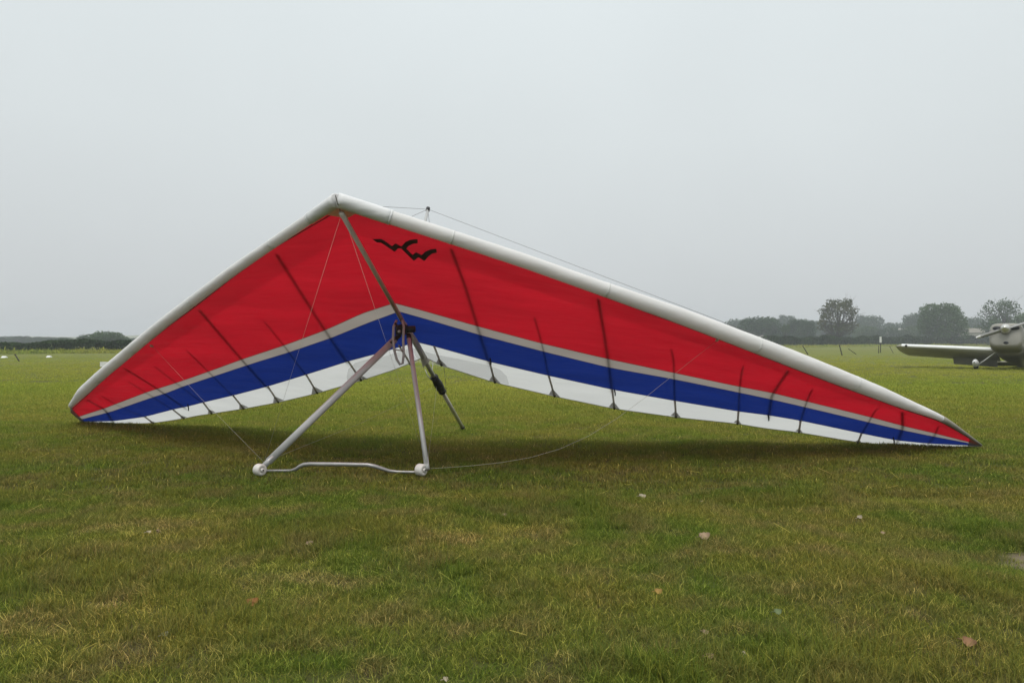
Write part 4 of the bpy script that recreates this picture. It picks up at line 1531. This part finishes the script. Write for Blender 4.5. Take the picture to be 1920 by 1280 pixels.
def build_grass():
    m = blade_material()
    col = bpy.data.collections.new('grass_clumps')
    specs = []
    for i in range(6): specs.append(clump(100 + i, 30, .040, .012, .040, .0013, m, 1.5, .09))       # short turf
    for i in range(2): specs.append(clump(120 + i, 16, .030, .035, .080, .0014, m, 1.2, .08))       # longer tufts
    for i in range(2): specs.append(clump(130 + i, 12, .06, .010, .030, .0013, m, 3.0, .75))        # flattened straw
    for i in range(3): specs.append(clump(140 + i, 44, .10, .022, .055, .0030, m, 1.1, .03, (.08, .8)))        # farther out
    for i in range(3): specs.append(clump(150 + i, 60, .26, .026, .060, .0070, m, 1.2, 0, (.2, .7)))        # farthest
    for i in range(4): specs.append(straw_stem(170 + i, m))                                     # long dry stems lying about
    for i, o in enumerate(specs):
        o.name = 'grass_clump_%02d' % i         # sorted order = index
        col.objects.link(o)
    rng = np.random.default_rng(3)

    def scatter(n, y0, y1, half=1.05):
        y = np.sqrt(rng.random(n) * (y1 * y1 - y0 * y0) + y0 * y0)
        x = rng.uniform(-1, 1, n) * (half * y + 1.2)
        return x, y

    X, Y, I, S = [], [], [], []
    def addp(x, y, idx, s):
        X.append(x); Y.append(y); I.append(idx); S.append(s)
    n = 66000
    x, y = scatter(n, .9, 5.4)
    tall = (np.sin(x * 2.3 + 1.2 * np.sin(y * 1.7)) * np.sin(y * 2.9 + x) > .25) & (rng.random(n) < .45)
    idx = np.where(tall, rng.integers(6, 8, n), rng.integers(0, 6, n))
    dry = (np.sin(x * 1.9 - y * 2.2 + 2) * np.sin(y * 1.3 - x * .7) > .45) & (rng.random(n) < .35)
    idx = np.where(dry, rng.integers(8, 10, n), idx)
    addp(x, y, idx, rng.uniform(.7, 1.2, n))
    # rank green tufts near the camera
    for (cx_, cy_, sp, n) in ((.52, 2.50, .16, 120), (1.05, 2.44, .15, 90), (-.95, 2.75, .2, 70), (-1.55, 3.3, .16, 60), (.15, 3.25, .2, 60), (1.9, 3.3, .2, 60)):
        addp(cx_ + rng.normal(0, sp, n), cy_ + rng.normal(0, sp * .6, n), rng.integers(6, 8, n), rng.uniform(.8, 1.35, n))
    n = 240
    x, y = scatter(n, 1.9, 7.5)
    addp(x, y, rng.integers(16, 20, n), rng.uniform(.6, 1.15, n))
    n = 124000
    x, y = scatter(n, 5.0, 19)
    k = rng.random(n) < np.clip((21 - y) / 10, 0, 1)
    x, y = x[k], y[k]
    n = len(x)
    dry = rng.random(n) < .08
    addp(x, y, np.where(dry, rng.integers(8, 10, n), rng.integers(10, 13, n)), rng.uniform(.55, 1.05, n))
    n = 74000
    x, y = scatter(n, 11, 64, 1.0)
    k = rng.random(n) > np.clip((y - 22) / 42, 0, 1) ** .7
    x, y = x[k], y[k]
    n = len(x)
    addp(x, y, rng.integers(13, 16, n), rng.uniform(.6, 1.15, n) * np.clip(1.15 - y / 90, .4, 1))
    # rank grass along the foot of the hedge
    n = 1500
    t = rng.random(n)
    addp(-56 + 60 * t + rng.normal(0, .4, n) + .6, 57 + 49 * t + rng.normal(0, .4, n) - 1.3, rng.integers(13, 16, n), rng.uniform(2.5, 7.0, n))
    n = 1500
    t = rng.random(n)
    addp(4 + 131 * t + 1.0, 106 + 106 * t - 2.0 + rng.normal(0, .5, n), rng.integers(13, 16, n), rng.uniform(3, 8.0, n))
    x, y, I, S = map(np.concatenate, (X, Y, I, S))
    # keep off the bare sand
    k = ((x - BARE[0]) / (BARE[2] * .9)) ** 2 + ((y - BARE[1]) / (BARE[3] * .9)) ** 2
    keep = (k > 1) | (rng.random(len(x)) < .22)
    x, y, I, S = x[keep], y[keep], I[keep], S[keep]
    zz = np.where(np.abs(x) < 14, ground_z(x, y), -.008)
    me = bpy.data.meshes.new('grass')
    me.vertices.add(len(x))
    me.vertices.foreach_set('co', np.stack([x, y, zz], 1).astype(np.float32).ravel())
    a = me.attributes.new('idx', 'INT', 'POINT'); a.data.foreach_set('value', I.astype(np.int32))
    a = me.attributes.new('scl', 'FLOAT', 'POINT'); a.data.foreach_set('value', S.astype(np.float32))
    rot = np.zeros((len(x), 3), np.float32); rot[:, 2] = rng.uniform(0, 6.283, len(x))
    rot[:, 0] = rng.normal(0, .10, len(x)); rot[:, 1] = rng.normal(0, .10, len(x))
    a = me.attributes.new('rot', 'FLOAT_VECTOR', 'POINT'); a.data.foreach_set('vector', rot.ravel())
    o = bpy.data.objects.new('grass', me)
    COL.objects.link(o)
    tag(o, 'short patchy grass of green and straw coloured blades', None, None, 'stuff')
    ng = bpy.data.node_groups.new('grass_scatter', 'GeometryNodeTree')
    ng.interface.new_socket('Geometry', in_out='INPUT', socket_type='NodeSocketGeometry')
    ng.interface.new_socket('Geometry', in_out='OUTPUT', socket_type='NodeSocketGeometry')
    N, L = ng.nodes.new, ng.links.new
    gi, go = N('NodeGroupInput'), N('NodeGroupOutput')
    ci, ip = N('GeometryNodeCollectionInfo'), N('GeometryNodeInstanceOnPoints')
    ci.inputs['Collection'].default_value = col
    ci.inputs['Separate Children'].default_value = True
    ci.inputs['Reset Children'].default_value = True
    ip.inputs['Pick Instance'].default_value = True
    def na(nm, dt):
        q = N('GeometryNodeInputNamedAttribute'); q.data_type = dt; q.inputs['Name'].default_value = nm; return q.outputs['Attribute']
    L(gi.outputs[0], ip.inputs['Points'])
    L(ci.outputs[0], ip.inputs['Instance'])
    L(na('idx', 'INT'), ip.inputs['Instance Index'])
    e2r = N('FunctionNodeEulerToRotation')
    L(na('rot', 'FLOAT_VECTOR'), e2r.inputs[0])
    L(e2r.outputs[0], ip.inputs['Rotation'])
    L(na('scl', 'FLOAT'), ip.inputs['Scale'])
    L(ip.outputs[0], go.inputs[0])
    md = o.modifiers.new('scatter', 'NODES')
    md.node_group = ng


build_grass()
